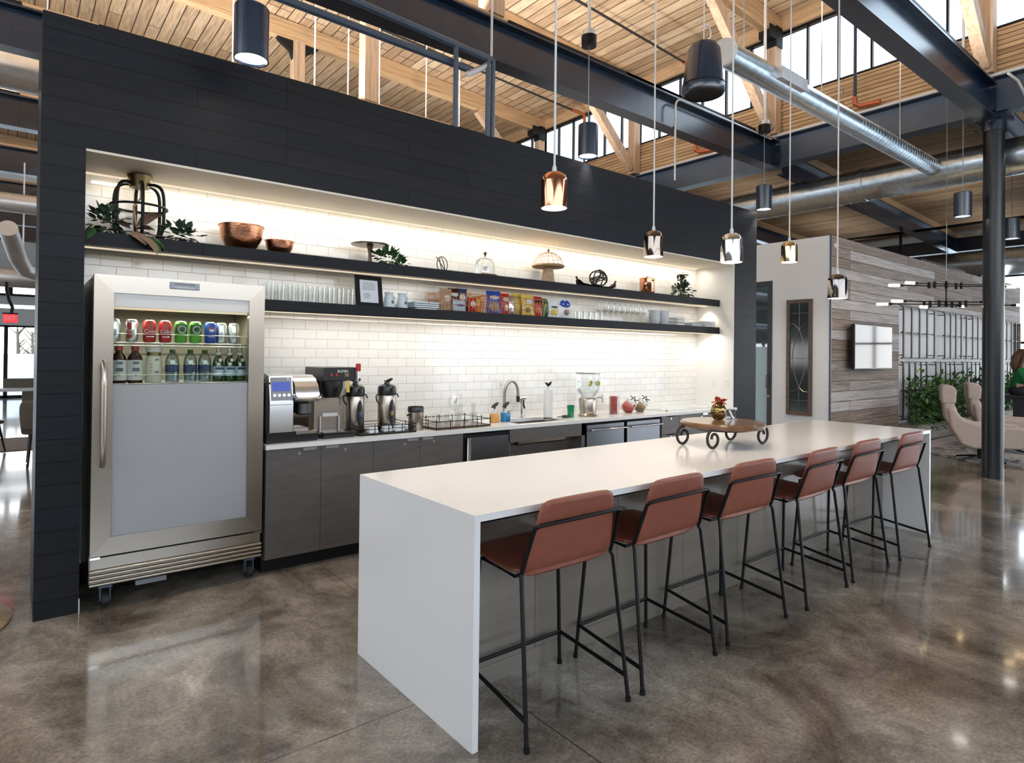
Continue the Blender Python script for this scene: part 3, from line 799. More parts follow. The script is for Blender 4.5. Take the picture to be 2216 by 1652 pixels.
# ================================================================ fridge
def can(name, x, y, z, col, label, art):
    m = MT
    t = thing(name, label, 'can', (x, y, z), 0, 'drink cans on the top fridge shelf')
    b = MB(); b.lathe([(0, .004), (.024, .004), (.027, 0), (.033, .012), (.033, .108), (.028, .122), (.0, .122)], n=20); b.build('body', m[col], t)
    b = MB(); b.lathe([(.0265, .1225), (.0285, .1255), (.0265, .1265), (.025, .1225)], n=20); b.build('rim', m['silver'], t)
    def wrap(poly, mat, nm, ph=0, r=.0337):
        w = MB(); w.poly([(r * math.sin(u / r + ph), -r * math.cos(u / r + ph), v) for u, v in poly]); w.build(nm, m[mat], t, False)
    def strip(u0, u1, v0, v1, mat, nm):
        w = MB(); n = 8; r = .0337
        for i in range(n):
            a, c = u0 + (u1 - u0) * i / n, u0 + (u1 - u0) * (i + 1) / n
            w.poly([(r * math.sin(q / r), -r * math.cos(q / r), v) for q, v in ((a, v0), (c, v0), (c, v1), (a, v1))])
        w.build(nm, m[mat], t)
    if art == 'script':
        text('Coke', .030, (0, -.0345, .062), (PI / 2, 0, 0), m['white'], t, 'script', .0003, squash=.95)
        strip(-.02, .02, .030, .034, 'silver', 'stripe')
    elif art == 'diet':
        strip(-.030, -.004, .02, .108, 'red', 'panel')
        text('Coke', .022, (-.012, -.0345, .066), (PI / 2, 0, 0), m['white'], t, 'script', .0003)
    elif art == 'badge':
        w = MB(); w.lathe([(0, 0), (.022, 0), (.022, .001), (0, .001)], n=20, M=Matrix.Translation((0, -.0345, .078)) @ Matrix.Rotation(PI / 2, 4, 'X')); w.build('badge', m['label_white'], t)
        w = MB(); w.lathe([(0, 0), (.017, 0), (.017, .001), (0, .001)], n=20, M=Matrix.Translation((0, -.0353, .078)) @ Matrix.Rotation(PI / 2, 4, 'X')); w.build('badge_centre', m['dgreen'], t)
        strip(-.04, .04, .056, .108, 'dgreen', 'band')
    elif art == 'globe':
        w = MB(); w.lathe([(0, 0), (.015, 0), (.015, .001), (0, .001)], n=20, M=Matrix.Translation((0, -.0345, .082)) @ Matrix.Rotation(PI / 2, 4, 'X')); w.build('roundel', m['white'], t)
        w = MB(); w.poly([(.015 * math.cos(a), -.0360, .084 + .013 * math.sin(a)) for a in [PI * i / 10 for i in range(11)]]); w.build('roundel_top', m['red'], t, False)
        text('PEPSI', .016, (0, -.0345, .040), (PI / 2, 0, 0), m['white'], t, 'script', .0003)
    t.scale = (1.1, 1.1, 1.1)
    return t

def bottle(name, x, z, prof, mat, cap, capmat, label, parts, y=4.50, group=None):
    m = MT
    t = thing(name, label, 'bottle', (x, y, z), 0, group)
    b = MB(); b.lathe(prof, n=20); b.build('body', m[mat], t)
    if cap:
        b = MB(); b.lathe(cap, n=16); b.build('cap', m[capmat], t)
    for nm, r, z0, z1, mt in parts:
        b = MB(); b.lathe([(r, z0), (r, z1)], n=20); b.build(nm, m[mt], t)
    k = 1.02 if name.startswith('spark') else 1.1 if name != 'milk_bottle' else 1.03
    t.scale = (k, k, k)
    return t

def fridge():
    m = MT
    FX0, FX1 = .362, 1.332
    t = thing('display_fridge', 'tall stainless display fridge with glass door, full of cans and bottles', 'fridge', (FX0, 4.36, 0))
    W = FX1 - FX0
    b = MB()
    b.box(0, .04, .055, .595, .15, 1.975); b.box(W - .04, W, .055, .595, .15, 1.975); b.box(.04, W - .04, .555, .595, .15, 1.975); b.box(.04, W - .04, .055, .555, 1.86, 1.975); b.box(.04, W - .04, .055, .555, .15, .42)
    b.build('cabinet', m['stainless'], t, False)
    b = MB()
    b.box(.04, .05, .06, .55, .42, 1.86); b.box(W - .05, W - .04, .06, .55, .42, 1.86); b.box(.05, W - .05, .545, .555, .42, 1.86); b.box(.05, W - .05, .06, .545, .42, .43); b.box(.05, W - .05, .06, .545, 1.85, 1.86)
    b.build('liner', m['fridge_in'], t, False)
    b = MB(); b.box(.10, W - .06, .08, .13, 1.79, 1.815); b.build('light_bar', m['led'], t, False)
    # mitred door frame
    z0, z1, fw, fs = .325, 1.985, .105, .10
    d = MB()
    def bar(pts):
        d.prism(pts, lambda u, v, w: (u, w, v), 0, .05)
    bar([(0, z0), (fs, z0 + fw), (fs, z1 - fw), (0, z1)]); d2 = d.build('door_frame', m['stainless'], t, False)
    d = MB(); bar([(W, z0), (W, z1), (W - fs, z1 - fw), (W - fs, z0 + fw)]); d.build('door_frame', m['stainless'], t, False)
    d = MB(); bar([(0, z1), (fs, z1 - fw), (W - fs, z1 - fw), (W, z1)]); dt = d.build('door_frame', m['stainless_h'], t, False)
    d = MB(); bar([(0, z0), (W, z0), (W - fs, z0 + fw), (fs, z0 + fw)]); d.build('door_frame', m['stainless_h'], t, False)
    b = MB(); b.box(fs, W - fs, .022, .028, 1.33, 1.80); b.build('glass', m['fridge_glass'], t, False)
    b = MB(); b.box(fs, W - fs, .014, .03, .43, 1.33); b.build('frosted_panel', m['frost'], t, False)
    b = MB(); b.box(fs, W - fs, .010, .03, 1.80, 1.88); b.build('header_panel', m['frost_light'], t, False)
    b = MB(); b.box(.392, .562, -.006, .0, 1.925, 1.968, .002, 1); p = b.build('badge', m['stainless_dark'], t)
    text('FRIGIDAIRE', .022, (.477, -.0066, 1.955), (PI / 2, 0, 0), m['print'], p, 'lettering', squash=1.05)
    text('COMMERCIAL', .016, (.477, -.0066, 1.937), (PI / 2, 0, 0), m['white'], p, 'lettering', squash=1.15)
    b = MB(); b.tube([(.052, 0, .875), (.052, -.03, .862), (.052, -.052, .90), (.052, -.055, 1.0), (.052, -.055, 1.33), (.052, -.052, 1.43), (.052, -.03, 1.468), (.052, 0, 1.455)], .0155, 12)
    b.build('handle', m['stainless'], t)
    # wire shelves
    for z in (1.585, 1.332):
        b = MB()
        for y in (.075, .16, .25, .34, .43, .52): b.cyl((.052, y, z), (W - .052, y, z), .003, n=6)
        b.cyl((.052, .07, z - .018), (W - .052, .07, z - .018), .004, n=6)
        for i in range(4): b.cyl((.13 + i * .235, .07, z - .018), (.13 + i * .235, .07, z), .003, n=6)
        for i in range(30): b.cyl((.06 + i * .0292, .075, z), (.06 + i * .0292, .54, z), .0016, n=4)
        b.cyl((.052, .072, z + .055), (W - .052, .072, z + .055), .002, n=6)
        b.build('wire_shelf', m['galv_light'], t)
    # grille under the door
    b = MB(); b.box(.005, W - .005, .02, .05, .245, .31); b.box(.005, W - .005, .04, .05, .14, .245); b.build('kick_plate', m['stainless_h'], t, False)
    b = MB(); b.box(.04, W - .04, .04, .055, .295, .326); b.build('door_gap', m['matte_black'], t, False)
    for i in range(4):
        z = .155 + i * .026
        b = MB(); b.cyl((.0, .012, z), (W, .012, z), .0095, n=12); b.box(0, W, .012, .04, z - .006, z + .006); b.build('louver', m['stainless_h'], t)
    for x in (.03, W - .02):
        b = MB(); b.box(x - .03, x + .02, -.004, .02, .31, .322); b.build('hinge', m['chrome'], t, False)
    for x in (.085, W - .06):
        for y in (.09, .50):
            b = MB(); b.box(x - .035, x + .035, y - .035, y + .035, .118, .15); b.box(x - .028, x - .022, y - .03, y + .02, .04, .12); b.box(x + .022, x + .028, y - .03, y + .02, .04, .12)
            c = b.build('caster', m['steel_grey'], t, False)
            b = MB(); b.cyl((x - .018, y - .01, .043), (x + .018, y - .01, .043), .043, n=20); b.build('wheel', m['rubber'], c)
    b = MB(); b.box(.25, .42, .12, .16, .075, .105); b.build('drain_tray', m['grey_cord'], t, False)
    # cans
    base = 1.590
    cs = [(.475, 'silver', 'can_of_cola', 'diet', 'silver and red cola can at the left end of the top fridge shelf'), (.569, 'silver', 'can_of_cola', 'diet', 'silver and red cola can beside the plain red cans in the fridge'),
          (.665, 'red', 'can_of_cola', 'script', 'plain red cola can next to the silver cans in the fridge'), (.752, 'red', 'can_of_cola', 'script', 'plain red cola can next to the green cans in the fridge'),
          (.842, 'green', 'can_of_soda', 'badge', 'green soda can beside the red cans in the fridge'), (.928, 'green', 'can_of_soda', 'badge', 'green soda can beside the blue can in the fridge'),
          (1.018, 'blue', 'can_of_soda', 'globe', 'blue soda can with round emblem in the fridge')]
    for x, c, nm, art, lab in cs: can(nm, x, 4.475, base, c, lab, art)
    for i, (x, c) in enumerate(((1.09, 'silver'), (1.17, 'silver'))):
        can('can_of_soda', x, 4.50, base, c, ('pale silver can right of the blue can, behind the glare', 'pale silver can at the right end of the top fridge shelf')[i], 'none')
    # bottles
    z = 1.337
    milk = [(0, 0), (.036, 0), (.04, .006), (.04, .125), (.034, .15), (.017, .172), (.016, .185), (0, .185)]
    for x, l in ((.505, 'dark drink bottle with pink cap at the left end of the fridge'), (.592, 'dark drink bottle with dark red cap, second in the lower fridge row')):
        t2 = bottle('juice_bottle', x, z, milk, 'brown_bottle', [(.018, .18), (.02, .182), (.02, .205), (0, .205)], 'candy_red', l, [('label', .0407, .015, .128, 'label_white')], group='dark drink bottles')
        b = MB()
        for dz, h, w in ((.105, .014, .03), (.065, .02, .034), (.04, .008, .012)): b.box(-w / 2, w / 2, -.0425, -.0405, dz, dz + h)
        b.build('label_print', m['print'], t2, False)
    t2 = bottle('milk_bottle', .695, z, [(0, 0), (.044, 0), (.046, .006), (.046, .13), (.043, .15), (.038, .163), (.038, .185), (0, .185)], 'cream', [(.042, .185), (.046, .188), (.046, .215), (0, .215)], 'label_white', 'cream coloured drink jar with pale lid in the fridge', [('neck_band', .0385, .163, .185, 'old_brass')])
    b = MB()
    for dz, h, w, x in ((.135, .008, .02, .01), (.06, .01, .02, .01), (.11, .004, .012, -.02), (.09, .004, .012, -.02), (.07, .004, .012, -.02)): b.box(x - w / 2, x + w / 2, -.0475, -.0465, dz, dz + h)
    b.build('label_print', m['print'], t2, False)
    wb = [(0, 0), (.034, 0), (.037, .008), (.036, .05), (.0375, .09), (.0365, .122), (.031, .146), (.02, .164), (.014, .172), (.014, .178), (0, .178)]
    for x, l in ((.80, 'clear water bottle with blue label beside the cream jar'), (.905, 'middle clear water bottle with blue label'), (.992, 'clear water bottle with blue label beside the green bottles')):
        bottle('water_bottle', x, z, wb, 'water', [(.0145, .17), (.0155, .172), (.0155, .19), (0, .19)], 'dgreen', l, [('label', .0376, .058, .10, 'navy'), ('inner_water', .033, .006, .055, 'water')], group='water bottles in the fridge')
    gb = [(0, 0), (.032, 0), (.034, .006), (.034, .11), (.030, .135), (.016, .165), (.0125, .185), (.0125, .215), (0, .215)]
    for x, l in ((1.075, 'left green sparkling water bottle with pale blue label'), (1.148, 'middle green sparkling water bottle with pale blue label'), (1.216, 'right green sparkling water bottle at the fridge door edge')):
        t2 = bottle('sparkling_water_bottle', x, z, gb, 'green_glass', [(.0135, .195), (.0145, .197), (.0145, .225), (0, .225)], 'silver', l, [('label', .0346, .035, .098, 'paleblue'), ('foil', .0152, .172, .190, 'label_white')], group='green glass bottles in the fridge')
        b = MB(); b.lathe([(0, 0), (.013, 0), (.013, .0015), (0, .0015)], n=5, M=Matrix.Translation((.006, -.030, .140)) @ Matrix.Rotation(PI / 2.4, 4, 'X')); b.build('neck_label', m['label_white'], t2)
        b = MB(); b.box(-.025, .025, -.0362, -.0335, .078, .092); b.build('label_band', m['navy'], t2, False)

# ================================================================ cabinets, counter, shelves
def cabinets():
    m = MT
    def pull(b, x, z): b.box(x - .055, x + .055, 4.370, 4.388, z - .012, z)
    def base_unit(name, label, x0, x1, doors, locks, cat='cabinet', drawers=False):
        t = thing(name, label, cat, (x0, 4.385, 0))
        w = x1 - x0
        b = MB(); b.box(.001, w - .001, .022, .585, .10, .862); b.build('carcass', m['laminate'], t, False)
        b = MB(); b.box(0, w, .075, .55, 0, .10); b.build('toe_kick', m['matte_black'], t, False)
        for i, (a, c) in enumerate(doors):
            b = MB(); b.box(a - x0 + .0015, c - x0 - .0015, 0, .02, .105, .858); d = b.build('door', m['laminate'], t, False)
            px, lx = locks[i]
            b = MB(); b.box(px - x0 - .05, px - x0 + .05, -.012, .004, .852, .8585); b.box(px - x0 - .05, px - x0 + .05, -.012, -.009, .838, .852); b.build('pull', m['silver'], d, False)
            b = MB(); b.cyl((lx - x0, 0, .818), (lx - x0, -.007, .818), .011, n=14); b.build('lock', m['silver'], d)
        return t
    base_unit('base_cabinet', 'grey two-door base cabinet beside the fridge, under the coffee machines', 1.36, 2.165, [(1.36, 1.751), (1.751, 2.165)], [(1.665, 1.59), (1.83, 1.935)])
    base_unit('base_cabinet', 'grey two-door base cabinet left of the small steel appliance', 2.165, 2.994, [(2.165, 2.574), (2.574, 2.994)], [(2.50, 2.435), (2.64, 2.70)])
    t = thing('undercounter_fridge', 'small stainless undercounter appliance with vertical edge handle', 'appliance', (3.01, 4.385, 0))
    b = MB(); b.box(0, .49, .03, .57, .02, .845); b.build('body', m['matte_black'], t, False)
    b = MB(); b.box(.06, .48, 0, .03, .11, .82, .003, 1); b.build('door', m['stainless_dark'], t, False)
    b = MB(); b.cyl((.035, -.008, .14), (.035, -.008, .82), .016, n=14); b.box(.055, .075, -.004, .02, .11, .822); b.build('handle', m['chrome'], t)
    t = thing('sink_cabinet', 'grey open sink front with sloping panel below the worktop', 'cabinet', (3.505, 4.385, 0))
    w = .955
    b = MB(); b.box(0, w, 0, .02, .74, .862); b.build('apron', m['laminate'], t, False)
    b = MB(); b.box(0, .02, .02, .585, 0, .862); b.build('side_panel', m['laminate'], t, False)
    b = MB(); b.box(w - .045, w, .0, .585, 0, .862); b.build('side_panel', m['laminate'], t, False)
    b = MB(); b.prism([(.08, .82), (.10, .82), (.42, .10), (.40, .10)], lambda u, v, q_: (q_, u, v), .02, w - .045); b.build('sloping_panel', m['laminate'], t, False)
    for i, (x0, x1, l) in enumerate(((4.49, 5.05, 'left of two stainless dishwashers with bar handle'), (5.095, 5.65, 'right of two stainless dishwashers, beside the drawers'))):
        t = thing('dishwasher', l, 'dishwasher', (x0, 4.385, 0), 0, 'dishwashers')
        w = x1 - x0
        b = MB(); b.box(-.03, w + .03, .05, .57, .03, .86); b.build('body', m['matte_black'], t, False)
        b = MB(); b.box(0, w, 0, .05, .10, .838, .004, 1); b.build('door', m['stainless_dark'], t, False)
        b = MB(); b.cyl((.02, -.038, .785), (w + .0, -.038, .785), .0095, n=12)
        for x in (.05, w - .03): b.cyl((x, -.038, .785), (x, .002, .785), .008, n=10)
        b.build('handle', m['chrome'], t)
        b = MB(); b.box(.20, .335, -.003, .001, .55, .615); b.build('sticker', m['paleblue'], t, False)
    t = thing('drawer_unit', 'narrow grey drawer unit right of the dishwashers', 'drawers', (5.68, 4.385, 0))
    b = MB(); b.box(0, .325, .022, .585, .10, .862); b.build('carcass', m['laminate'], t, False)
    b = MB(); b.box(0, .325, .075, .55, 0, .10); b.build('toe_kick', m['matte_black'], t, False)
    for z0, z1 in ((.655, .858), (.44, .65), (.105, .435)):
        b = MB(); b.box(.0015, .3235, 0, .02, z0, z1); d = b.build('drawer', m['laminate'], t, False)
        b = MB(); b.cyl((.165, 0, z1 - .03), (.165, -.008, z1 - .03), .011, n=12); b.build('lock', m['silver'], d)
        b = MB(); b.box(.09, .24, -.012, .004, z1 - .006, z1); b.build('pull', m['matte_black'], d, False)
    base_unit('base_cabinet', 'grey two-door base cabinet at the far right end of the counter', 6.01, 7.17, [(6.01, 6.59), (6.59, 7.17)], [(6.5, 6.43), (6.68, 6.75)])
    # worktop with sink cut-out
    t = thing('worktop', 'white worktop running along the tiled wall', 'worktop', (0, 0, 0))
    b = MB()
    for x0, x1, y0, y1 in ((1.355, 3.66, 4.365, 4.973), (4.28, 7.174, 4.365, 4.973), (3.66, 4.28, 4.365, 4.46), (3.66, 4.28, 4.82, 4.973)): b.box(x0, x1, y0, y1, .864, .896)
    b.build('slab', m['counter'], t, False)
    s = thing('sink', 'stainless sink set into the white worktop below the arched tap', 'sink', (3.97, 4.64, .70))
    b = MB()
    b.box(-.31, .31, -.18, .18, 0, .006); b.box(-.31, -.304, -.18, .18, 0, .163); b.box(.304, .31, -.18, .18, 0, .163); b.box(-.31, .31, -.18, -.174, 0, .163); b.box(-.31, .31, .174, .18, 0, .163)
    b.build('bowl', m['stainless'], s, False)
    b = MB(); b.cyl((0, 0, .006), (0, 0, .010), .04, n=20); b.build('drain', m['chrome'], s)
    # shelves
    for z0, z1, x0, l, n in ((2.191, 2.275, .32, 'upper black wall shelf running the full width of the niche', 'upper'), (1.835, 1.919, 1.36, 'lower black wall shelf starting beside the fridge', 'lower')):
        t = thing('wall_shelf', l, 'shelf', (x0, 4.625, z0))
        w = 7.172 - x0
        b = MB(); b.box(0, w, 0, .02, 0, z1 - z0); b.box(0, w, .02, .348, .03, z1 - z0); b.build('board', m['dark_planks'], t, False)
        b = MB(); b.box(.002, w - .002, .022, .346, .012, .03); b.build('underside', m['cream_paint'], t, False)
        b = MB(); b.box(.01, w - .01, .19, .215, .004, .012); b.build('light_strip', m['led'], t, False)
    b = MB(); b.box(.34, 7.15, 4.945, 4.97, 2.704, 2.712); t = b.build('light_strip', m['led'], None, False)
    tag(t, 'warm strip light under the top of the tiled niche', 'light')
    for x, z, l in ((4.704, 1.19, 'white socket plate on the right side wall of the niche, nearer the tiles'), (4.522, 1.20, 'white socket plate on the right side wall of the niche, nearer the black post')):
        t = thing('socket_plate', l, 'socket', (7.176, x, z), 0, 'socket plates')
        b = MB(); b.box(-.006, 0, -.04, .04, -.06, .06, .002, 1); b.build('plate', m['white'], t, False)
        b = MB(); b.box(-.008, -.005, -.018, .018, -.035, -.003); b.box(-.008, -.005, -.018, .018, .003, .035); b.build('outlet', m['label_white'], t, False)
# ================================================================ things on the counter
CZ = .896
def leaves(b, spots, size, rr, droop=.3):
    """leaf blades: each spot (pos, outward dir)"""
    for p, d in spots:
        p = Vector(p); d = Vector(d).normalized()
        L = size * rr.uniform(.7, 1.25); w = L * rr.uniform(.26, .36)
        sd = d.cross(Vector((rr.uniform(-.4, .4), rr.uniform(-.4, .4), 1))).normalized(); up = sd.cross(d)
        q = [p, p + d * L * .35 + up * L * .08, p + d * L * .7 + up * L * .02, p + d * L - up * L * droop * .5]
        bm = b.bm
        f0 = len(bm.faces)
        v0 = bm.verts.new(q[0]); a1 = bm.verts.new(q[1] + sd * w - up * w * .3); a2 = bm.verts.new(q[1] - sd * w - up * w * .3); c1 = bm.verts.new(q[1])
        e1 = bm.verts.new(q[2] + sd * w * .8 - up * w * .3); e2 = bm.verts.new(q[2] - sd * w * .8 - up * w * .3); g1 = bm.verts.new(q[2]); t = bm.verts.new(q[3])
        for f in ((v0, a1, c1), (v0, c1, a2), (c1, a1, e1, g1), (a2, c1, g1, e2), (g1, e1, t), (e2, g1, t)): bm.faces.new(f)
        b._new(f0)
def bush(cen, ext, n, rr):
    out = []
    for _ in range(n):
        v = Vector((rr.gauss(0, .5), rr.gauss(0, .5), rr.gauss(0, .5)))
        if v.length > 1: v.normalize()
        p = Vector(cen) + Vector((v.x * ext[0], v.y * ext[1], v.z * ext[2]))
        out.append((p, Vector((v.x + rr.uniform(-.4, .4), v.y + rr.uniform(-.6, .2), v.z + rr.uniform(-.2, .6)))))
    return out

def coffee():
    m = MT
    t = thing('pod_coffee_machine', 'silver and black pod coffee machine with blue display beside the fridge', 'coffee machine', (1.375, 4.43, CZ))
    b = MB(); b.box(0, .37, 0, .40, 0, .075, .006, 1); b.box(0, .37, .18, .40, .075, .45, .01, 2); b.box(0, .035, .02, .2, .075, .43, .004, 1); b.box(.17, .20, .03, .2, .075, .40, .004, 1); b.build('body', m['black_plastic'], t)
    b = MB(); b.prism([(0.0, .075), (.0, .30), (.03, .47), (.14, .49), (.20, .47), (.20, .075)], lambda u, v, w: (w, u, v), .022, .185); b.build('front_panel', m['silver'], t)
    b = MB(); b.prism([(-.002, .30), (.0275, .462), (.06, .462), (.06, .30)], lambda u, v, w: (w, u, v), .03, .178); p = b.build('control_panel', m['grey_cord'], t)
    b = MB(); b.prism([(.0085, .365), (.020, .430), (.03, .430), (.03, .365)], lambda u, v, w: (w, u, v), .042, .165); b.build('display', m['screen'], p)
    b = MB()
    for i in range(4): b.cyl((.055 + i * .033, .012, .335), (.055 + i * .033, .001, .337), .010, n=12)
    b.build('button', m['chrome'], p)
    text('K', .035, (.155, .020, .448), (PI / 2 - .18, 0, 0), m['white'], p, 'emblem')
    b = MB(); b.box(.025, .18, -.0015, .0, .268, .272); b.build('seam_line', m['grey_cord'], t, False)
    # rounded brew head
    b = MB(); b.prism([(.20, .27), (-.005, .285), (-.03, .30), (-.03, .345), (-.005, .40), (.05, .45), (.12, .475), (.22, .475)], lambda u, v, w: (w, u, v), .195, .365); b.build('brew_head', m['silver'], t, True, 40)
    b = MB(); b.tube([(.19, -.005, .33), (.20, -.045, .31), (.28, -.06, .305), (.36, -.045, .31), (.37, -.005, .33)], .012, 10); b.build('lift_handle', m['chrome'], t)
    b = MB(); b.lathe([(.05, .27), (.06, .20), (.05, .19), (.0, .19)], (.28, .06, 0), 20); b.build('pod_holder', m['black_plastic'], t)
    b = MB(); b.box(.205, .355, -.02, .17, .055, .078, .004, 1); b.build('drip_tray', m['stainless_h'], t)
    b = MB(); b.box(.20, .36, .172, .18, .08, .27); b.build('splash_back', m['gunmetal'], t, False)
    # coffee brewer
    t = thing('coffee_brewer', 'tall filter coffee brewer with black head and steel column', 'coffee machine', (1.80, 4.50, CZ))
    b = MB(); b.box(0, .26, -.03, .35, 0, .03, .006, 1); b.box(.0, .26, -.05, .03, .028, .045, .004, 1); b.build('base', m['black_plastic'], t)
    b = MB(); b.box(.005, .255, .17, .35, .03, .43); b.build('column', m['stainless'], t, False)
    b = MB(); b.box(0, .26, -.02, .36, .425, .53, .006, 1); b.build('head', m['black_plastic'], t)
    b = MB(); b.lathe([(.085, .43), (.085, .38), (.06, .30), (.0, .30)], (.10, .07, 0), 24); b.cyl((.10, -.01, .37), (.10, -.07, .365), .012); b.build('brew_funnel', m['black_plastic'], t)
    b = MB(); b.box(.07, .19, .160, .172, .145, .17); b.box(.045, .052, .15, .17, .03, .15); b.box(.195, .202, .15, .17, .03, .15); b.build('plate', m['white'], t, False)
    b = MB(); b.tube(arc((.125, .20), .095, PI * .9, PI * .1, 8, lambda u, v: (u, .165, v + .05)), .008, 8); b.build('arch_trim', m['nickel'], t)
    text('BUNN', .030, (.15, -.0205, .50), (PI / 2, 0, 0), m['white'], t, 'lettering')
    b = MB()
    for x in (.06, .10): b.box(x - .008, x + .008, -.026, -.018, .465, .483)
    b.build('switch', m['red'], t, False)
    b = MB(); b.box(.165, .20, -.023, -.019, .46, .485); b.build('sticker', m['old_brass'], t, False)
    b = MB(); b.box(.18, .205, -.024, -.018, .34, .43); b.build('warning_label', m['yellow'], t, False)
    b = MB(); b.cyl((.262, .02, .50), (.262, -.035, .50), .012); b.cyl((.262, -.03, .50), (.262, -.03, .42), .010); b.build('tap', m['chrome'], t)
    b = MB(); b.box(.252, .285, -.05, -.02, .50, .56, .004, 1); b.build('tap_lever', m['red'], t)
    # airpots
    def airpot(x, y, label, art):
        t = thing('airpot', label, 'airpot', (x, y, CZ + .016), 0, 'airpots')
        b = MB(); b.lathe([(0, 0), (.068, 0), (.074, .01), (.074, .275), (.070, .285), (0, .285)], n=32); b.build('body', m['stainless'], t)
        b = MB(); b.lathe([(.074, .28), (.076, .29), (.076, .33), (.07, .355), (.04, .37), (0, .37)], n=32); b.build('lid', m['black_plastic'], t)
        b = MB(); b.lathe([(.078, 0), (.079, .02), (.074, .022)], n=32); b.build('foot_ring', m['black_plastic'], t)
        b = MB(); b.lathe([(.025, .365), (.022, .385), (0, .39)], n=16); b.tube([(0, 0, .385), (0, -.01, .40), (.005, -.07, .415)], .011, 8); b.box(-.02, .025, -.02, .02, .39, .402, .003, 1); b.build('pump', m['black_plastic'], t)
        b = MB(); b.tube([(0, -.06, .33), (0, -.10, .335), (0, -.105, .31)], .010, 8); b.build('spout', m['black_plastic'], t)
        b = MB(); b.tube(smooth([(-.076, 0, .285), (-.10, -.01, .28), (-.105, -.03, .24), (-.09, -.05, .215)]), .006, 8); b.tube(smooth([(.076, 0, .29), (.095, 0, .285), (.10, -.01, .26)]), .006, 8); b.build('handle', m['black_plastic'], t)
        b = MB(); n = 24; r = .0748
        for i in range(n):
            a0, a1 = 2 * PI * i / n, 2 * PI * (i + 1) / n
            pt = lambda a: (r * math.sin(.028 * math.cos(a) / r + .12), -r * math.cos(.028 * math.cos(a) / r + .12), .145 + .105 * math.sin(a))
            b.poly([(r * math.sin(.12), -r * math.cos(.12) - .0003, .145), pt(a0), pt(a1)])
        w = b.build('window_label', m['black_plastic'], t)
        b = MB(); b.lathe([(0, -.03), (.012, -.02), (.016, 0), (.010, .02), (0, .03)], (.008, -.0745, .13), 14); b.build('label_art', m[art], w)
    airpot(2.135, 4.66, 'steel airpot nearest the coffee brewer, with dark oval label', 'navy')
    airpot(2.405, 4.64, 'steel airpot beside the small canister, with brown oval label', 'old_brass')
    t = thing('wire_tray', 'black wire-railed tray under the two airpots', 'tray', (2.08, 4.45, CZ))
    b = MB(); b.box(0, .50, 0, .36, 0, .012, .003, 1); b.build('base', m['black_metal'], t)
    b = MB(); rr = [(.005, .005, .07), (.495, .005, .07), (.495, .355, .07), (.005, .355, .07)]
    b.tube(rr, .003, 6, True); b.tube([(x, y, .045) for x, y, z in rr], .0025, 6, True)
    for x, y in ((.005, .005), (.13, .005), (.25, .005), (.37, .005), (.495, .005), (.495, .18), (.495, .355), (.005, .18), (.005, .355)): b.cyl((x, y, .01), (x, y, .082), .0032, n=6)
    b.build('rail', m['black_metal'], t)
    for i, (x, y, l) in enumerate(((2.21, 4.50, 'white stack of sachets in front of the left airpot'), (2.35, 4.53, 'white sachet dish between the airpots'), (2.44, 4.50, 'white sachet dish in front of the right airpot'), (2.51, 4.60, 'white sachet dish at the right end of the airpot tray'))):
        t = thing('sachet_dish', l, 'dish', (x, y, CZ + .012), 0, 'sachet dishes')
        b = MB(); b.box(-.04, .04, -.03, .03, 0, .022, .006, 2); b.build('dish', m['ceramic'], t)
        b = MB()
        for k in range(5): b.box(-.034, .034, -.025 + k * .01, -.019 + k * .01, .012, .045 - .003 * (k % 2))
        b.build('sachets', m['paper'], t, False)
    t = thing('canister', 'small steel canister with black rim beside the airpot tray', 'canister', (2.655, 4.60, CZ))
    b = MB(); b.lathe([(0, 0), (.062, 0), (.064, .006), (.064, .15), (0, .15)], n=28); b.build('body', m['stainless'], t)
    b = MB(); b.lathe([(.0645, .148), (.068, .152), (.068, .185), (.064, .195), (.058, .185), (0, .175)], n=28); b.build('lid', m['black_plastic'], t)
    b = MB(); b.tube([(-.06, -.02, .13), (-.09, -.02, .128), (-.09, -.02, .118)], .008, 8); b.build('spout', m['black_plastic'], t)
    # second tray with clear plastic cups
    t = thing('wire_tray', 'black wire-railed wooden tray of clear cups left of the sink', 'tray', (2.76, 4.44, CZ))
    b = MB(); b.box(0, .56, 0, .40, .004, .016, .003, 1); b.build('base', m['wood_dark'], t)
    b = MB(); rr = [(.0, .0, .07), (.56, .0, .07), (.56, .40, .07), (.0, .40, .07)]
    b.tube(rr, .0035, 6, True); b.tube([(x, y, .015) for x, y, z in rr], .005, 6, True)
    for i in range(5):
        for y in (0, .40): b.cyl((.14 * i, y, .0), (.14 * i, y, .088), .004, n=6)
    for y in (.13, .27):
        for x in (0, .56): b.cyl((x, y, .0), (x, y, .088), .004, n=6)
    b.build('rail', m['black_metal'], t)
    proto = None
    for i, (x, y, z, rx, ry) in enumerate([(2.83, 4.52, .016, 0, 0), (2.92, 4.55, .016, 0, 0), (3.00, 4.50, .016, 0, 0), (3.08, 4.60, .016, 0, 0), (3.17, 4.52, .016, 0, 0), (3.25, 4.60, .016, 0, 0), (2.90, 4.70, .016, 0, 0), (3.04, 4.72, .016, 0, 0), (3.18, 4.72, .016, 0, 0), (3.08, 4.60, .10, .1, .1), (3.17, 4.53, .10, -.08, .1), (3.25, 4.61, .10, 0, -.1)]):
        if proto is None:
            b = MB(); b.lathe([(0, .002), (.026, .002), (.036, .10), (.0375, .10), (.0275, 0), (0, 0)], n=18)
            proto = o = b.build('plastic_cup', m['tumbler'], None)
        else:
            o = proto.copy(); COL.objects.link(o)
        o.location = (x, y, CZ + z); o.rotation_euler = (rx, ry, 0)
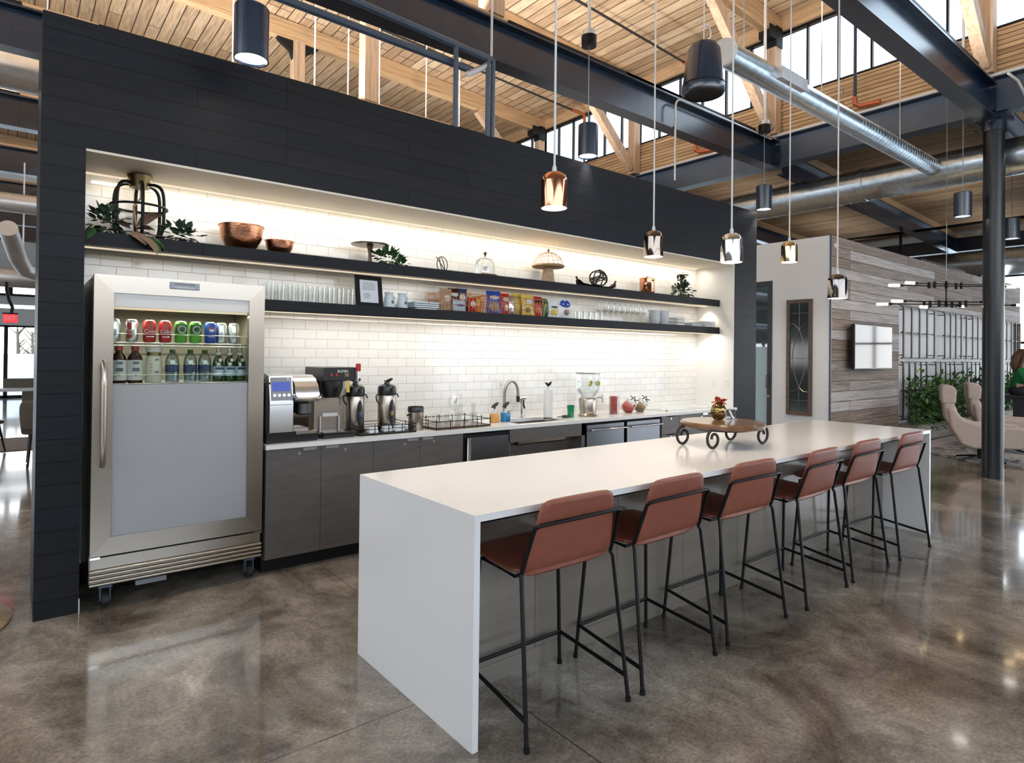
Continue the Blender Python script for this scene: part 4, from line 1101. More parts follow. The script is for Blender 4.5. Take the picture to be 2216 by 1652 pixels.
        tag(o, 'clear plastic cup piled in the wire tray left of the sink', 'cup', 'clear cups in the tray')
    t = thing('crinkled_bag', 'clear crinkled plastic bag standing up in the cup tray', 'bag', (3.12, 4.70, CZ + .016))
    b = MB(); rr = random.Random(3)
    for k in range(10):
        a = k * .63; b.poly([(0, 0, .10), (.09 * math.cos(a), .05 * math.sin(a), .14 + rr.uniform(0, .05)), (.07 * math.cos(a + .3), .04 * math.sin(a + .3), .27 + rr.uniform(-.04, .05)), (.02, 0, .22)])
    b.build('film', m['tumbler'], t, False)
    # soap pumps
    for x, mt, l in ((3.535, 'soap_amber', 'amber soap pump left of the tap'), (3.665, 'soap_blue', 'blue soap pump beside the tap')):
        t = thing('soap_dispenser', l, 'soap', (x, 4.66, CZ), 0, 'soap pumps')
        b = MB(); b.box(-.042, .042, -.03, .03, 0, .088, .010, 3); b.build('bottle', m[mt], t)
        b = MB(); b.lathe([(.02, .088), (.02, .10), (.009, .104), (.009, .128), (0, .128)], n=16); b.build('collar', m['ceramic'], t)
        b = MB(); b.tube([(0, 0, .12), (0, 0, .15), (-.012, -.01, .158), (-.04, -.015, .148)], .009, 8); b.prism([(-.035, .14), (.02, .155), (.042, .185), (.03, .19), (-.01, .17)], lambda u, v, w: (u, w, v), -.012, .012); b.build('pump', m['black_plastic'], t)
    t = thing('tap', 'tall arched satin tap behind the sink', 'tap', (3.815, 4.87, CZ))
    b = MB(); b.tube([(0, 0, 0), (0, 0, .26)] + [(0 + .075 - .075 * math.cos(a), -.03 * math.sin(a / 2), .26 + .115 * math.sin(a)) for a in [PI * k / 14 for k in range(1, 15)]] + [(.15, -.03, .24), (.152, -.03, .20)], .0155, 12); b.cyl((0, 0, 0), (0, 0, .012), .03, n=20); b.build('spout', m['nickel'], t)
    b = MB(); b.cyl((.15, -.03, .225), (.152, -.03, .165), .018, n=14); b.build('spray_head', m['black_plastic'], t)
    b = MB(); b.cyl((0, 0, .08), (.05, -.02, .08), .016, n=12); b.tube([(.05, -.02, .08), (.085, -.03, .105), (.11, -.035, .15)], .008, 8); b.build('lever', m['nickel'], t)
    t = thing('side_spray', 'small side spray standing right of the tap', 'sprayer', (4.03, 4.86, CZ))
    b = MB(); b.cyl((0, 0, 0), (0, 0, .15), .013, .011, 12); b.cyl((0, 0, 0), (0, 0, .01), .024, n=16); b.build('stem', m['chrome'], t)
    b = MB(); b.tube([(-.02, 0, .195), (.01, -.01, .205), (.04, -.02, .20)], .014, 10); b.cyl((0, 0, .15), (0, 0, .20), .013, n=10); b.build('head', m['nickel'], t)
    b = MB(); b.prism([(.012, .18), (.03, .185), (.028, .14), (.045, .095), (.035, .09), (.014, .14)], lambda u, v, w: (u, w, v), -.008, .008); b.build('trigger', m['black_plastic'], t)
    t = thing('paper_towel_holder', 'white paper towel roll on a stand with black bird finial', 'paper towels', (4.21, 4.66, CZ))
    b = MB(); b.lathe([(0, 0), (.075, 0), (.075, .01), (0, .012)], n=28); b.cyl((0, 0, 0), (0, 0, .33), .006); b.build('stand', m['chrome'], t)
    b = MB(); b.lathe([(.018, .015), (.046, .015), (.046, .29), (.018, .29)], n=28); b.build('roll', m['white_paint'], t)
    b = MB(); b.prism([(-.045, .365), (-.02, .34), (-.008, .325), (.008, .325), (.03, .345), (.045, .372), (.02, .362), (.0, .35), (-.02, .362)], lambda u, v, w: (u, w, v), -.008, .008); b.build('finial', m['matte_black'], t, False)
    t = thing('brush', 'small black dish brush lying beside the green tumbler', 'brush', (4.36, 4.62, CZ))
    b = MB(); b.tube([(-.06, 0, .012), (.03, 0, .016)], .008, 8); b.build('handle', m['chrome'], t)
    b = MB(); b.box(.02, .085, -.02, .02, 0, .028, .006, 2); b.build('head', m['black_plastic'], t)
    b = MB(); b.lathe([(0, .003), (.028, .003), (.037, .125), (.039, .125), (.031, 0), (0, 0)], (4.49, 4.62, CZ), 24)
    tag(b.build('tumbler', m['emerald'], None), 'emerald green tumbler left of the drink dispenser', 'cup')
    t = thing('drink_dispenser', 'glass drink dispenser with lemon slices on a steel base', 'dispenser', (4.76, 4.64, CZ))
    b = MB(); b.lathe([(0, 0), (.095, 0), (.10, .01), (.085, .03), (.098, .17), (.09, .19), (0, .19)], n=32); b.build('base', m['stainless'], t)
    b = MB(); b.lathe([(.07, .19), (.075, .205), (.118, .26), (.125, .30), (.125, .44), (.11, .455)], n=32); b.build('vessel', m['glass'], t)
    b = MB(); b.lathe([(0, .212), (.07, .212), (.112, .265), (.118, .30), (.118, .37), (0, .37)], n=32); b.build('water', m['glass'], t)
    b = MB(); b.lathe([(.128, .455), (.13, .462), (.115, .475), (.06, .49), (0, .495)], n=32); b.build('lid', m['ceramic'], t)
    b = MB(); b.lathe([(.126, .445), (.131, .45), (.131, .462), (.126, .462)], n=32); b.build('lid_ring', m['nickel'], t)
    for x, y, r in ((-.06, -.09, .4), (.055, -.085, -.5), (.01, -.03, .2)):
        b = MB(); b.lathe([(0, -.004), (.03, -.004), (.03, .004), (0, .004)], n=16, M=Matrix.Translation((x, y, .345)) @ Matrix.Rotation(PI / 2 + r, 4, 'X') @ Matrix.Rotation(r, 4, 'Y')); b.build('lemon_slice', m['lemon'], t)
    b = MB(); b.cyl((.06, -.08, .20), (.085, -.14, .20), .010); b.cyl((.085, -.135, .23), (.085, -.135, .15), .010); b.box(.065, .105, -.145, -.125, .23, .24); b.build('spigot', m['chrome'], t)
    # sweets
    t = thing('sweet_jar', 'tall clear jar of red sweets right of the drink dispenser', 'jar', (5.17, 4.64, CZ))
    b = MB(); b.lathe([(0, .004), (.053, .004), (.053, .20), (.056, .20), (.056, 0), (0, 0)], n=24); b.build('jar', m['glass'], t)
    b = MB(); b.lathe([(0, .006), (.05, .006), (.05, .19), (0, .20)], n=20); b.build('sweets', m['candy_red'], t)
    for x, mt, l in ((5.42, 'candy_red', 'tilted jar of red sweets with black and white swirl lid'), (5.62, 'candy_mix', 'tilted jar of dark mixed sweets with black and white swirl lid')):
        t = thing('tilted_jar', l, 'jar', (x, 4.64, CZ), 0, 'tilted sweet jars')
        Mx = Matrix.Translation((0, 0, .078)) @ Matrix.Rotation(math.radians(42), 4, 'X')
        b = MB(); b.lathe([(0, -.07), (.055, -.07), (.072, -.05), (.072, .05), (.055, .08)], n=28, M=Mx); b.build('jar', m['glass'], t)
        b = MB(); b.lathe([(0, -.065), (.05, -.065), (.067, -.045), (.067, .0), (0, .02)], n=24, M=Mx); b.build('sweets', m[mt], t)
        b = MB(); b.lathe([(.05, .078), (.062, .08), (.062, .105), (0, .108)], n=28, M=Mx); ld = b.build('lid', m['white'], t)
        b = MB()
        for k in range(5):
            a = k * 2 * PI / 5
            b.tube([Mx @ Vector((.012 * math.cos(a + .0), .012 * math.sin(a), .1085)), Mx @ Vector((.034 * math.cos(a + .5), .034 * math.sin(a + .5), .1085)), Mx @ Vector((.055 * math.cos(a + .7), .055 * math.sin(a + .7), .107))], .006, 6)
        b.build('swirl', m['matte_black'], ld)
    t = thing('drain_tray', 'flat white tray lying at the far right end of the worktop', 'tray', (6.35, 4.66, CZ))
    b = MB(); b.box(-.42, .42, -.15, .16, 0, .008, .003, 1); b.box(-.43, .43, -.16, -.14, 0, .016, .004, 1); b.box(-.43, .43, .15, .17, 0, .016, .004, 1); b.box(-.43, -.41, -.16, .17, 0, .016, .004, 1); b.box(.41, .43, -.16, .17, 0, .016, .004, 1); b.build('tray', m['ceramic'], t)

# ================================================================ wall shelves
UZ, LZ, SY = 2.275, 1.919, 4.79
def upper_shelf():
    m = MT; rr = random.Random(21)
    t = thing('cage_lantern', 'round black iron cage lantern with brass cap on the upper shelf', 'lantern', (.64, SY, UZ))
    for k in range(6):
        a = PI / 6 + k * PI / 3; c, s = math.cos(a), math.sin(a)
        b = MB(); b.tube(smooth([(.06 * c, .06 * s, .37), (.10 * c, .10 * s, .368), (.135 * c, .135 * s, .345), (.152 * c, .152 * s, .29), (.155 * c, .155 * s, .18), (.15 * c, .15 * s, .08), (.13 * c, .13 * s, .03), (.09 * c, .09 * s, .012)]), .0105, 8); b.build('bar', m['black_metal'], t)
    b = MB(); b.tube([(.165 * math.cos(a), .165 * math.sin(a), .215) for a in [2 * PI * k / 32 for k in range(32)]], .008, 8, True); b.tube([(.09 * math.cos(a), .09 * math.sin(a), .012) for a in [2 * PI * k / 24 for k in range(24)]], .009, 8, True); b.build('ring', m['black_metal'], t)
    b = MB(); b.lathe([(0, .425), (.078, .425), (.075, .41), (.062, .37), (.058, .345), (0, .345)], n=28); b.build('cap', m['old_brass'], t)
    b = MB(); b.tube([(.01, 0, .345), (.01, .0, .28), (-.03, .01, .22), (-.02, 0, .12), (0, 0, .03)], .007, 8); b.build('cord', m['wicker'], t)
    t = thing('leaf_garland', 'garland of green and dried leaves lying round the cage lantern', 'garland', (.64, 4.70, UZ))
    b = MB(); leaves(b, bush((-.20, 0, .075), (.11, .05, .075), 60, rr) + bush((.24, 0, .05), (.11, .05, .055), 52, rr), .07, rr); b.build('green_leaves', m['leaf_grey'], t)
    b = MB(); leaves(b, [((-.04, -.02, .05), (.9, -.3, .35)), ((-.02, -.03, .06), (.8, -.5, .1)), ((-.06, -.02, .05), (-.7, -.3, .5)), ((.0, -.04, .04), (.9, -.5, -.35)), ((-.05, -.05, .03), (.3, -.6, -.3)), ((-.03, -.01, .07), (.5, -.1, .5)), ((-.02, -.06, .02), (.6, -.6, -.5))], .15, rr, .6); b.build('dried_leaves', m['leaf_dry'], t)
    b = MB(); leaves(b, [((.0, -.06, .02), (.35, -.6, -.6)), ((.03, -.07, .01), (.5, -.5, -.7)), ((-.26, -.05, .03), (-.4, -.5, -.7)), ((.06, -.07, .0), (.7, -.4, -.6))], .11, rr, .5); b.build('hanging_leaves', m['leaf'], t)
    b = MB(); b.tube([(-.3, 0, .02), (-.15, -.02, .03), (0, -.03, .03), (.15, -.02, .02), (.32, 0, .02)], .004, 6); b.build('stem', m['bark'], t)
    for x, r, h, l in ((1.29, .155, .175, 'larger hammered copper bowl on the upper shelf'), (1.565, .105, .10, 'smaller hammered copper bowl on the upper shelf')):
        b = MB(); pr = [(0, 0), (r * .45, 0), (r * .72, h * .18), (r * .9, h * .5), (r * .97, h), (r * 1.02, h), (r * 1.02, h * 1.03), (r * .95, h * 1.03), (r * .85, h * .5), (r * .6, h * .15), (0, h * .08)]
        b.lathe(pr, (x, SY, UZ), 36); tag(b.build('copper_bowl', m['copper_ham'], None), l, 'bowl', 'copper bowls')
    t = thing('cake_stand', 'flat round brown cake stand above the small green plant', 'cake stand', (2.31, SY, UZ))
    b = MB(); b.lathe([(0, 0), (.07, 0), (.06, .012), (.018, .03), (.014, .09), (.022, .13), (.03, .16), (0, .16)], n=24); b.build('stem', m['wood_dark'], t)
    b = MB(); b.lathe([(0, .160), (.15, .160), (.158, .166), (.158, .172), (0, .172)], n=36); b.build('plate', m['nickel'], t)
    t = thing('trailing_plant', 'small green plant lying on the shelf under the cake stand', 'plant', (2.42, 4.69, UZ))
    b = MB(); leaves(b, bush((0, 0, .055), (.11, .05, .06), 90, rr) + bush((.13, -.01, .02), (.06, .03, .025), 24, rr), .06, rr); b.build('foliage', m['leaf'], t)
    b = MB(); b.tube([(-.06, 0, .01), (0, 0, .03), (.14, -.01, .015)], .004, 6); b.build('stem', m['bark'], t)
    t = thing('wire_sculpture', 'small open ring sculpture of dark wire on the upper shelf', 'sculpture', (3.02, SY, UZ + .07))
    for rx, rz in ((PI / 2, .3), (PI / 2.4, 1.2)):
        Mx = Matrix.Rotation(rz, 4, 'Z') @ Matrix.Rotation(rx, 4, 'X'); b = MB(); b.tube([Mx @ Vector((.072 * math.cos(a), .072 * math.sin(a), 0)) for a in [2 * PI * k / 28 for k in range(28)]], .004, 6, True); b.build('ring', m['iron'], t)
    b = MB(); b.tube([(-.07, -.01, .065), (.05, .01, -.066)], .004, 6); b.build('rod', m['iron'], t)
    t = thing('glass_cloche', 'clear glass cloche with knob over a small wooden board', 'cloche', (3.50, SY, UZ))
    b = MB(); b.lathe([(0, 0), (.125, 0), (.128, .008), (.125, .018), (0, .018)], n=32); b.build('board', m['wood_dark'], t)
    b = MB(); b.lathe([(.10, .018), (.10, .12), (.085, .16), (.05, .185), (.012, .195)], n=32); b.build('dome', m['glass'], t)
    b = MB(); b.lathe([(.006, .193), (.008, .205), (.018, .225), (.014, .238), (0, .24)], n=16); b.build('knob', m['old_brass'], t)
    b = MB(); b.lathe([(0, .018), (.02, .02), (.035, .04), (.02, .06), (.03, .10), (0, .12)], n=16); b.build('inner_cup', m['ceramic'], t)
    t = thing('dome_stand', 'wooden pedestal plate with gold wire dome, mushroom shaped', 'cake stand', (4.31, SY, UZ))
    b = MB(); b.lathe([(0, 0), (.075, 0), (.07, .03), (.05, .16), (0, .16)], n=28); b.build('pedestal', m['wood_light'], t)
    b = MB(); b.lathe([(0, .155), (.16, .168), (.172, .178), (.168, .188), (0, .188)], n=36); b.build('plate', m['wicker'], t)
    b = MB(); R0 = .155
    for k in range(16):
        a = k * PI / 8; b.tube([(R0 * math.cos(q) * math.cos(a), R0 * math.cos(q) * math.sin(a), .19 + .135 * math.sin(q)) for q in [PI / 2 * i / 8 for i in range(9)]], .0022, 5)
    for q in (.02, .55, 1.0): b.tube([(R0 * math.cos(q) * math.cos(a), R0 * math.cos(q) * math.sin(a), .19 + .135 * math.sin(q)) for a in [2 * PI * k / 28 for k in range(28)]], .0022, 5, True)
    b.build('wire_dome', m['wicker'], t)
    b = MB(); b.lathe([(.006, .322), (.008, .335), (.016, .345), (.008, .36), (0, .362)], n=14); b.build('finial', m['old_brass'], t)
    t = thing('boat_tray', 'long dark tray with upturned handles under the vine ball', 'tray', (5.03, SY, UZ))
    st = [(-.29, .075), (-.255, .035), (-.2, .022), (0, .012), (.2, .022), (.255, .035), (.29, .075)]
    b = MB()
    for (x0, z0), (x1, z1) in zip(st, st[1:]):
        w0, w1 = .11 * (1 - abs(x0 / .31) ** 3) + .01, .11 * (1 - abs(x1 / .31) ** 3) + .01
        b.poly([(x0, -w0, z0), (x1, -w1, z1), (x1, 0, z1 - .011), (x0, 0, z0 - .011)]); b.poly([(x0, 0, z0 - .011), (x1, 0, z1 - .011), (x1, w1, z1), (x0, w0, z0)])
        b.poly([(x0, -w0, z0 + .006), (x0, 0, z0 - .004), (x1, 0, z1 - .004), (x1, -w1, z1 + .006)]); b.poly([(x0, 0, z0 - .004), (x0, w0, z0 + .006), (x1, w1, z1 + .006), (x1, 0, z1 - .004)])
    b.build('dish', m['iron'], t)
    b = MB()
    for s in (-1, 1): b.tube([(s * .26, 0, .045), (s * .30, 0, .09), (s * .315, 0, .11)], .011, 8)
    b.build('handle', m['iron'], t)
    t = thing('vine_ball', 'ball woven of dark vines resting on the boat tray', 'ball', (5.06, SY, UZ + .118))
    b = MB()
    for k in range(11):
        Mx = Matrix.Rotation(rr.uniform(0, PI), 4, 'Z') @ Matrix.Rotation(rr.uniform(0, PI), 4, 'X'); r = rr.uniform(.092, .102)
        b.tube([Mx @ Vector((r * math.cos(a), r * math.sin(a), rr.uniform(-.006, .006))) for a in [2 * PI * i / 24 for i in range(24)]], .005, 6, True)
    b.build('vines', m['iron'], t)
    t = thing('copper_canister', 'polished copper canister with lid on the upper shelf', 'canister', (5.90, SY, UZ))
    b = MB(); b.lathe([(0, 0), (.085, 0), (.088, .005), (.088, .17), (0, .17)], n=32); b.build('body', m['copper'], t)
    b = MB(); b.lathe([(.09, .168), (.091, .19), (.085, .195), (0, .198)], n=32); b.lathe([(.008, .198), (.014, .212), (0, .216)], n=12); b.build('lid', m['copper'], t)
    t = thing('potted_plant', 'bushy grey-green plant with brass disc at the right end of the upper shelf', 'plant', (6.60, SY, UZ))
    b = MB(); leaves(b, bush((0, 0, .09), (.17, .07, .10), 170, rr) + bush((-.02, 0, .19), (.075, .05, .08), 70, rr), .055, rr); b.build('foliage', m['leaf_grey'], t)
    b = MB(); b.lathe([(0, 0), (.045, 0), (.05, .01), (.014, .06), (.012, .27), (0, .28)], n=18); b.build('stem', m['tumbler'], t)
    b = MB(); b.lathe([(0, .285), (.07, .285), (.074, .295), (.03, .312), (.012, .33), (0, .335)], n=24); b.build('disc', m['old_brass'], t)

def snack_bag(x, y, z, w, h, tilt, rz, film, label, marks):
    m = MT
    t = thing('snack_bag', label, 'snack bag', (x, y, z), rz, 'snack bags on the lower shelf')
    t.rotation_euler = (tilt, 0, rz)
    b = MB(); bm = b.bm; nx, nz = 6, 8
    F, Bk = [], []
    for j in range(nz + 1):
        v = j / nz; th = .028 * max(0, math.sin(PI * min(1, max(0, (v - .06) / .88)))) ** .6
        ww = w / 2 * (1 - .05 * math.sin(PI * v))
        F.append([bm.verts.new((ww * (2 * i / nx - 1), -th * math.sin(PI * i / nx) ** .7 - .001, h * v)) for i in range(nx + 1)])
        Bk.append([bm.verts.new((ww * (2 * i / nx - 1), th * math.sin(PI * i / nx) ** .7 + .001, h * v)) for i in range(nx + 1)])
    for j in range(nz):
        for i in range(nx):
            bm.faces.new((F[j][i], F[j][i + 1], F[j + 1][i + 1], F[j + 1][i])); bm.faces.new((Bk[j][i + 1], Bk[j][i], Bk[j + 1][i], Bk[j + 1][i + 1]))
        for i in (0, nx): bm.faces.new((F[j][i], F[j + 1][i], Bk[j + 1][i], Bk[j][i]))
    for j in (0, nz):
        for i in range(nx): bm.faces.new((F[j][i], F[j][i + 1], Bk[j][i + 1], Bk[j][i]))
    b.build('film', m[film], t)
    for nm, cx, cz, rx, rz_, mt in marks:
        b = MB(); n = 16
        def sy(u, v):
            vv = min(1, max(0, (v / h - .06) / .88)); th = .028 * max(0, math.sin(PI * vv)) ** .6
            return -th * max(0, math.sin(PI * min(1, max(0, (u / (w / 2) + 1) / 2)))) ** .7 - .0035
        cpt = (cx, sy(cx, cz), cz)
        P = [(cx + rx * math.cos(a), cz + rz_ * math.sin(a)) for a in [2 * PI * k / n for k in range(n)]]
        for k in range(n):
            (u0, v0), (u1, v1) = P[k], P[(k + 1) % n]
            b.poly([cpt, (u0, sy(u0, v0), v0), (u1, sy(u1, v1), v1)])
        b.build(nm, m[mt], t)

def lower_shelf():
    m = MT; rr = random.Random(9)
    # tumblers left
    p = None
    for r in range(3):
        for i in range(9):
            if p is None:
                b = MB(); b.lathe([(0, .004), (.028, .004), (.034, .13), (.036, .13), (.031, 0), (0, 0)], n=18); p = o = b.build('drinking_glass', m['tumbler'], None)
            else: o = p.copy(); COL.objects.link(o)
            o.location = (1.47 + .078 * i, 4.70 + .085 * r, LZ); tag(o, 'clear tumbler in the rows between the fridge and the framed sign', 'glass', 'tumblers left of the framed sign')
    t = thing('framed_sign', 'small black framed sign leaning on the lower shelf', 'sign', (2.29, 4.73, LZ), .06)
    Mx = Matrix.Rotation(-.14, 4, 'X')
    b = MB(); b.box(-.122, .122, 0, .016, 0, .035); b.box(-.122, .122, 0, .016, .225, .26); b.box(-.122, -.085, 0, .016, .035, .225); b.box(.085, .122, 0, .016, .035, .225); b.xf(Mx); b.build('frame', m['matte_black'], t, False)
    b = MB(); b.box(-.086, .086, .006, .012, .034, .226); b.xf(Mx); pp = b.build('paper', m['paper'], t, False)
    b = MB()
    for z, w in ((.20, .10), (.185, .12), (.17, .12), (.158, .11), (.146, .12), (.11, .05), (.098, .07), (.086, .06), (.074, .05)): b.box(-w / 2 - (.02 if z < .12 else 0), w / 2 - (.02 if z < .12 else 0), .0045, .006, z - .0022, z + .0022)
    b.xf(Mx); b.build('writing', m['grey_cord'], pp, False)
    b = MB(); b.beam((0, .095, .003), (0, .042, .17), .04, .006, (0, 1, 0)); b.build('easel_back', m['matte_black'], t, False)
    for x, l in ((2.475, 'left of two pale fluted sauce jugs beside the framed sign'), (2.60, 'right of two pale fluted sauce jugs beside the framed sign')):
        t = thing('jug', l, 'jug', (x, 4.76, LZ), 0, 'pale jugs')
        b = MB(); b.lathe([(0, 0), (.05, 0), (.053, .01), (.036, .10), (.034, .115), (.04, .132), (.036, .132), (.03, .115), (0, .10)], n=20); b.build('body', m['ceramic_blue'], t)
        b = MB(); b.tube([(.035, .01, .115), (.06, .015, .10), (.055, .015, .05), (.045, .012, .03)], .005, 6); b.build('handle', m['ceramic_blue'], t)
        b = MB(); b.lathe([(0, 0), (.013, 0), (.013, .002), (0, .002)], n=8, M=Matrix.Translation((.01, -.046, .05)) @ Matrix.Rotation(PI / 2 - .2, 4, 'X')); b.build('emblem', m['print'], t)
    for k in range(4):
        b = MB(); w = .125 - (.02 if k < 1 else 0); b.box(2.80 - w, 2.80 + w, 4.68, 4.86, LZ + k * .018, LZ + k * .018 + .014, .004, 1)
        tag(b.build('serving_plate', m['ceramic_blue'], None), ('bottom', 'second', 'third', 'topmost')[k] + ' rectangular plate of the stack left of the snack bags', 'plate', 'rectangular plates stack')
    # wire baskets with bags
    def basket(x0, x1, label):
        t = thing('wire_basket', label, 'basket', (x0, 4.66, LZ), 0, 'wire snack baskets')
        w = x1 - x0; d = .26
        b = MB(); rr_ = [(0, 0), (w, 0), (w, d), (0, d)]
        for z, e in ((.006, .02), (.06, .012), (.11, .005), (.165, -.006)): b.tube([(x + (e if x == 0 else -e), y + (e if y == 0 else -e), z) for x, y in rr_], .0028 if z < .16 else .0042, 6, True)
        n = int(w / .035)
        for i in range(n + 1):
            for y, e in ((0, 1), (d, -1)): b.tube([(w * i / n, y + .02 * e, .006), (w * i / n, y - .006 * e, .165)], .0018, 5)
        for i in range(8):
            for x, e in ((0, 1), (w, -1)): b.tube([(x + .02 * e, d * i / 7, .006), (x - .006 * e, d * i / 7, .165)], .0018, 5)
        b.build('wires', m['copper_ham'], t)
    basket(2.95, 3.42, 'copper wire basket full of brown and dark snack packets')
    basket(3.47, 4.16, 'second copper wire basket holding blue, red and yellow bags')
    bags = [(3.03, 4.73, .13, .20, 'wood_light', 'brown paper snack packet at the left end of the baskets', [('label', 0, .11, .03, .03, 'cream')]),
            (3.13, 4.75, .12, .21, 'brown_bottle', 'dark maroon snack bag at the back of the left basket', [('print', 0, .15, .04, .02, 'ceramic')]),
            (3.22, 4.76, .12, .215, 'navy', 'dark purple snack bag standing up in the left basket', [('print', 0, .13, .035, .03, 'cream')]),
            (3.16, 4.71, .15, .10, 'paleblue', 'pale blue flat packet low in the left basket', [('band', 0, .05, .05, .012, 'blue')]),
            (3.30, 4.71, .09, .13, 'red', 'red snack bar pack low in the left basket', [('print', 0, .07, .025, .03, 'cream')]),
            (3.37, 4.72, .09, .15, 'orange', 'orange snack pack beside the red pack', [('print', 0, .10, .025, .02, 'yellow')]),
            (3.31, 4.80, .14, .20, 'wood_light', 'tan snack bag behind the red and orange packs', []),
            (3.56, 4.72, .16, .215, 'blue', 'blue pretzel bag in the second basket', [('picture', 0, .06, .055, .045, 'wood_light'), ('print', 0, .15, .05, .02, 'ceramic')]),
            (3.70, 4.72, .11, .20, 'red', 'crimson snack bag right of the blue pretzel bag', [('print', 0, .14, .035, .02, 'cream'), ('picture', 0, .06, .025, .03, 'cream')]),
            (3.79, 4.74, .10, .19, 'silver', 'silver foil snack bag between crimson and yellow bags', []),
            (3.74, 4.81, .13, .215, 'orange', 'orange bag at the back of the second basket', []),
            (3.89, 4.76, .14, .215, 'yellow', 'plain yellow snack bag behind the picture one', [('print', 0, .17, .04, .015, 'leaf_light')]),
            (3.98, 4.71, .17, .21, 'yellow', 'large yellow snack bag with a picture, in the second basket', [('emblem', .01, .14, .045, .03, 'ceramic'), ('picture', -.02, .05, .03, .025, 'wood_dark')]),
            (4.12, 4.73, .13, .20, 'red', 'dark red snack bag right of the large yellow one', [('print', 0, .15, .045, .02, 'matte_black'), ('picture', 0, .06, .04, .03, 'orange')]),
            (4.23, 4.73, .10, .185, 'dgreen', 'narrow green snack bag outside the basket', [('print', 0, .11, .03, .02, 'leaf_light')]),
            (4.33, 4.72, .15, .19, 'white', 'white snack bag with yellow chips picture', [('picture', 0, .045, .055, .035, 'yellow'), ('print', 0, .10, .045, .012, 'dgreen')]),
            (4.49, 4.72, .165, .20, 'white', 'white and blue snack bag at the right end of the bags', [('top', 0, .145, .07, .042, 'blue'), ('picture', .01, .055, .04, .03, 'wood_dark')])]
    for x, y, w, h, f, l, mk in bags: snack_bag(x, y, LZ + .008, w, h, -.10, rr.uniform(-.12, .12), f, l, mk)
    # glasses right
    p = None
    for r in range(2):
        for i in range(5):
            if p is None:
                b = MB(); b.lathe([(0, .004), (.034, .004), (.038, .085), (.04, .085), (.037, 0), (0, 0)], n=18); p = o = b.build('drinking_glass', m['tumbler'], None)
            else: o = p.copy(); COL.objects.link(o)
            o.location = (4.66 + .087 * i, 4.72 + .1 * r, LZ); tag(o, 'low clear tumbler right of the blue and white snack bag', 'glass', 'low tumblers on the lower shelf')
    p = None
    for r in range(2):
        for i in range(8):
            if p is None:
                b = MB(); b.lathe([(0, .003), (.032, .003), (.034, .006), (.008, .012), (.005, .075), (.012, .09), (.036, .12), (.041, .16), (.036, .205), (.034, .205), (.039, .16), (.034, .123), (0, .095)], n=18); p = o = b.build('wine_glass', m['tumbler'], None)
            else: o = p.copy(); COL.objects.link(o)
            o.location = (5.10 + .092 * i, 4.71 + .11 * r, LZ); tag(o, 'stemmed wine glass in the rows left of the white cups', 'glass', 'wine glasses on the lower shelf')
    def stack(name, label, x, n, r, h, cat, mat, sq=False, y=4.77):
        pr = None
        for k in range(n):
            b = MB()
            if sq: b.box(-r, r, -r, r, 0, h * .75, h * .2, 2)
            else: b.lathe([(0, .003), (r * .6, 0), (r * .7, .004), (r, h * 1.5), (r * .96, h * 1.5), (r * .6, h * .35), (0, h * .3)], n=24)
            if pr is None: pr = o = b.build(name, m[mat], None)
            else: b.bm.free(); o = pr.copy(); COL.objects.link(o)
            o.location = (x, y, LZ + k * h)
            tag(o, ('lowest', 'second', 'third', 'fourth', 'fifth', 'sixth')[k] + ' ' + label, cat, label)
    stack('cup', 'white cup in the left tall stack beside the wine glasses', 6.02, 4, .075, .038, 'cup', 'ceramic')
    stack('cup', 'white cup in the right tall stack beside the wine glasses', 6.19, 4, .075, .038, 'cup', 'ceramic')
    stack('bowl', 'square white bowl in the short stack right of the cups', 6.45, 3, .075, .038, 'bowl', 'ceramic', True)
    stack('plate', 'square white plate in the low stack near the right shelf end', 6.73, 3, .11, .017, 'plate', 'ceramic', True)
    stack('plate', 'square white plate in the stack at the very right shelf end', 7.02, 4, .11, .02, 'plate', 'ceramic', True)

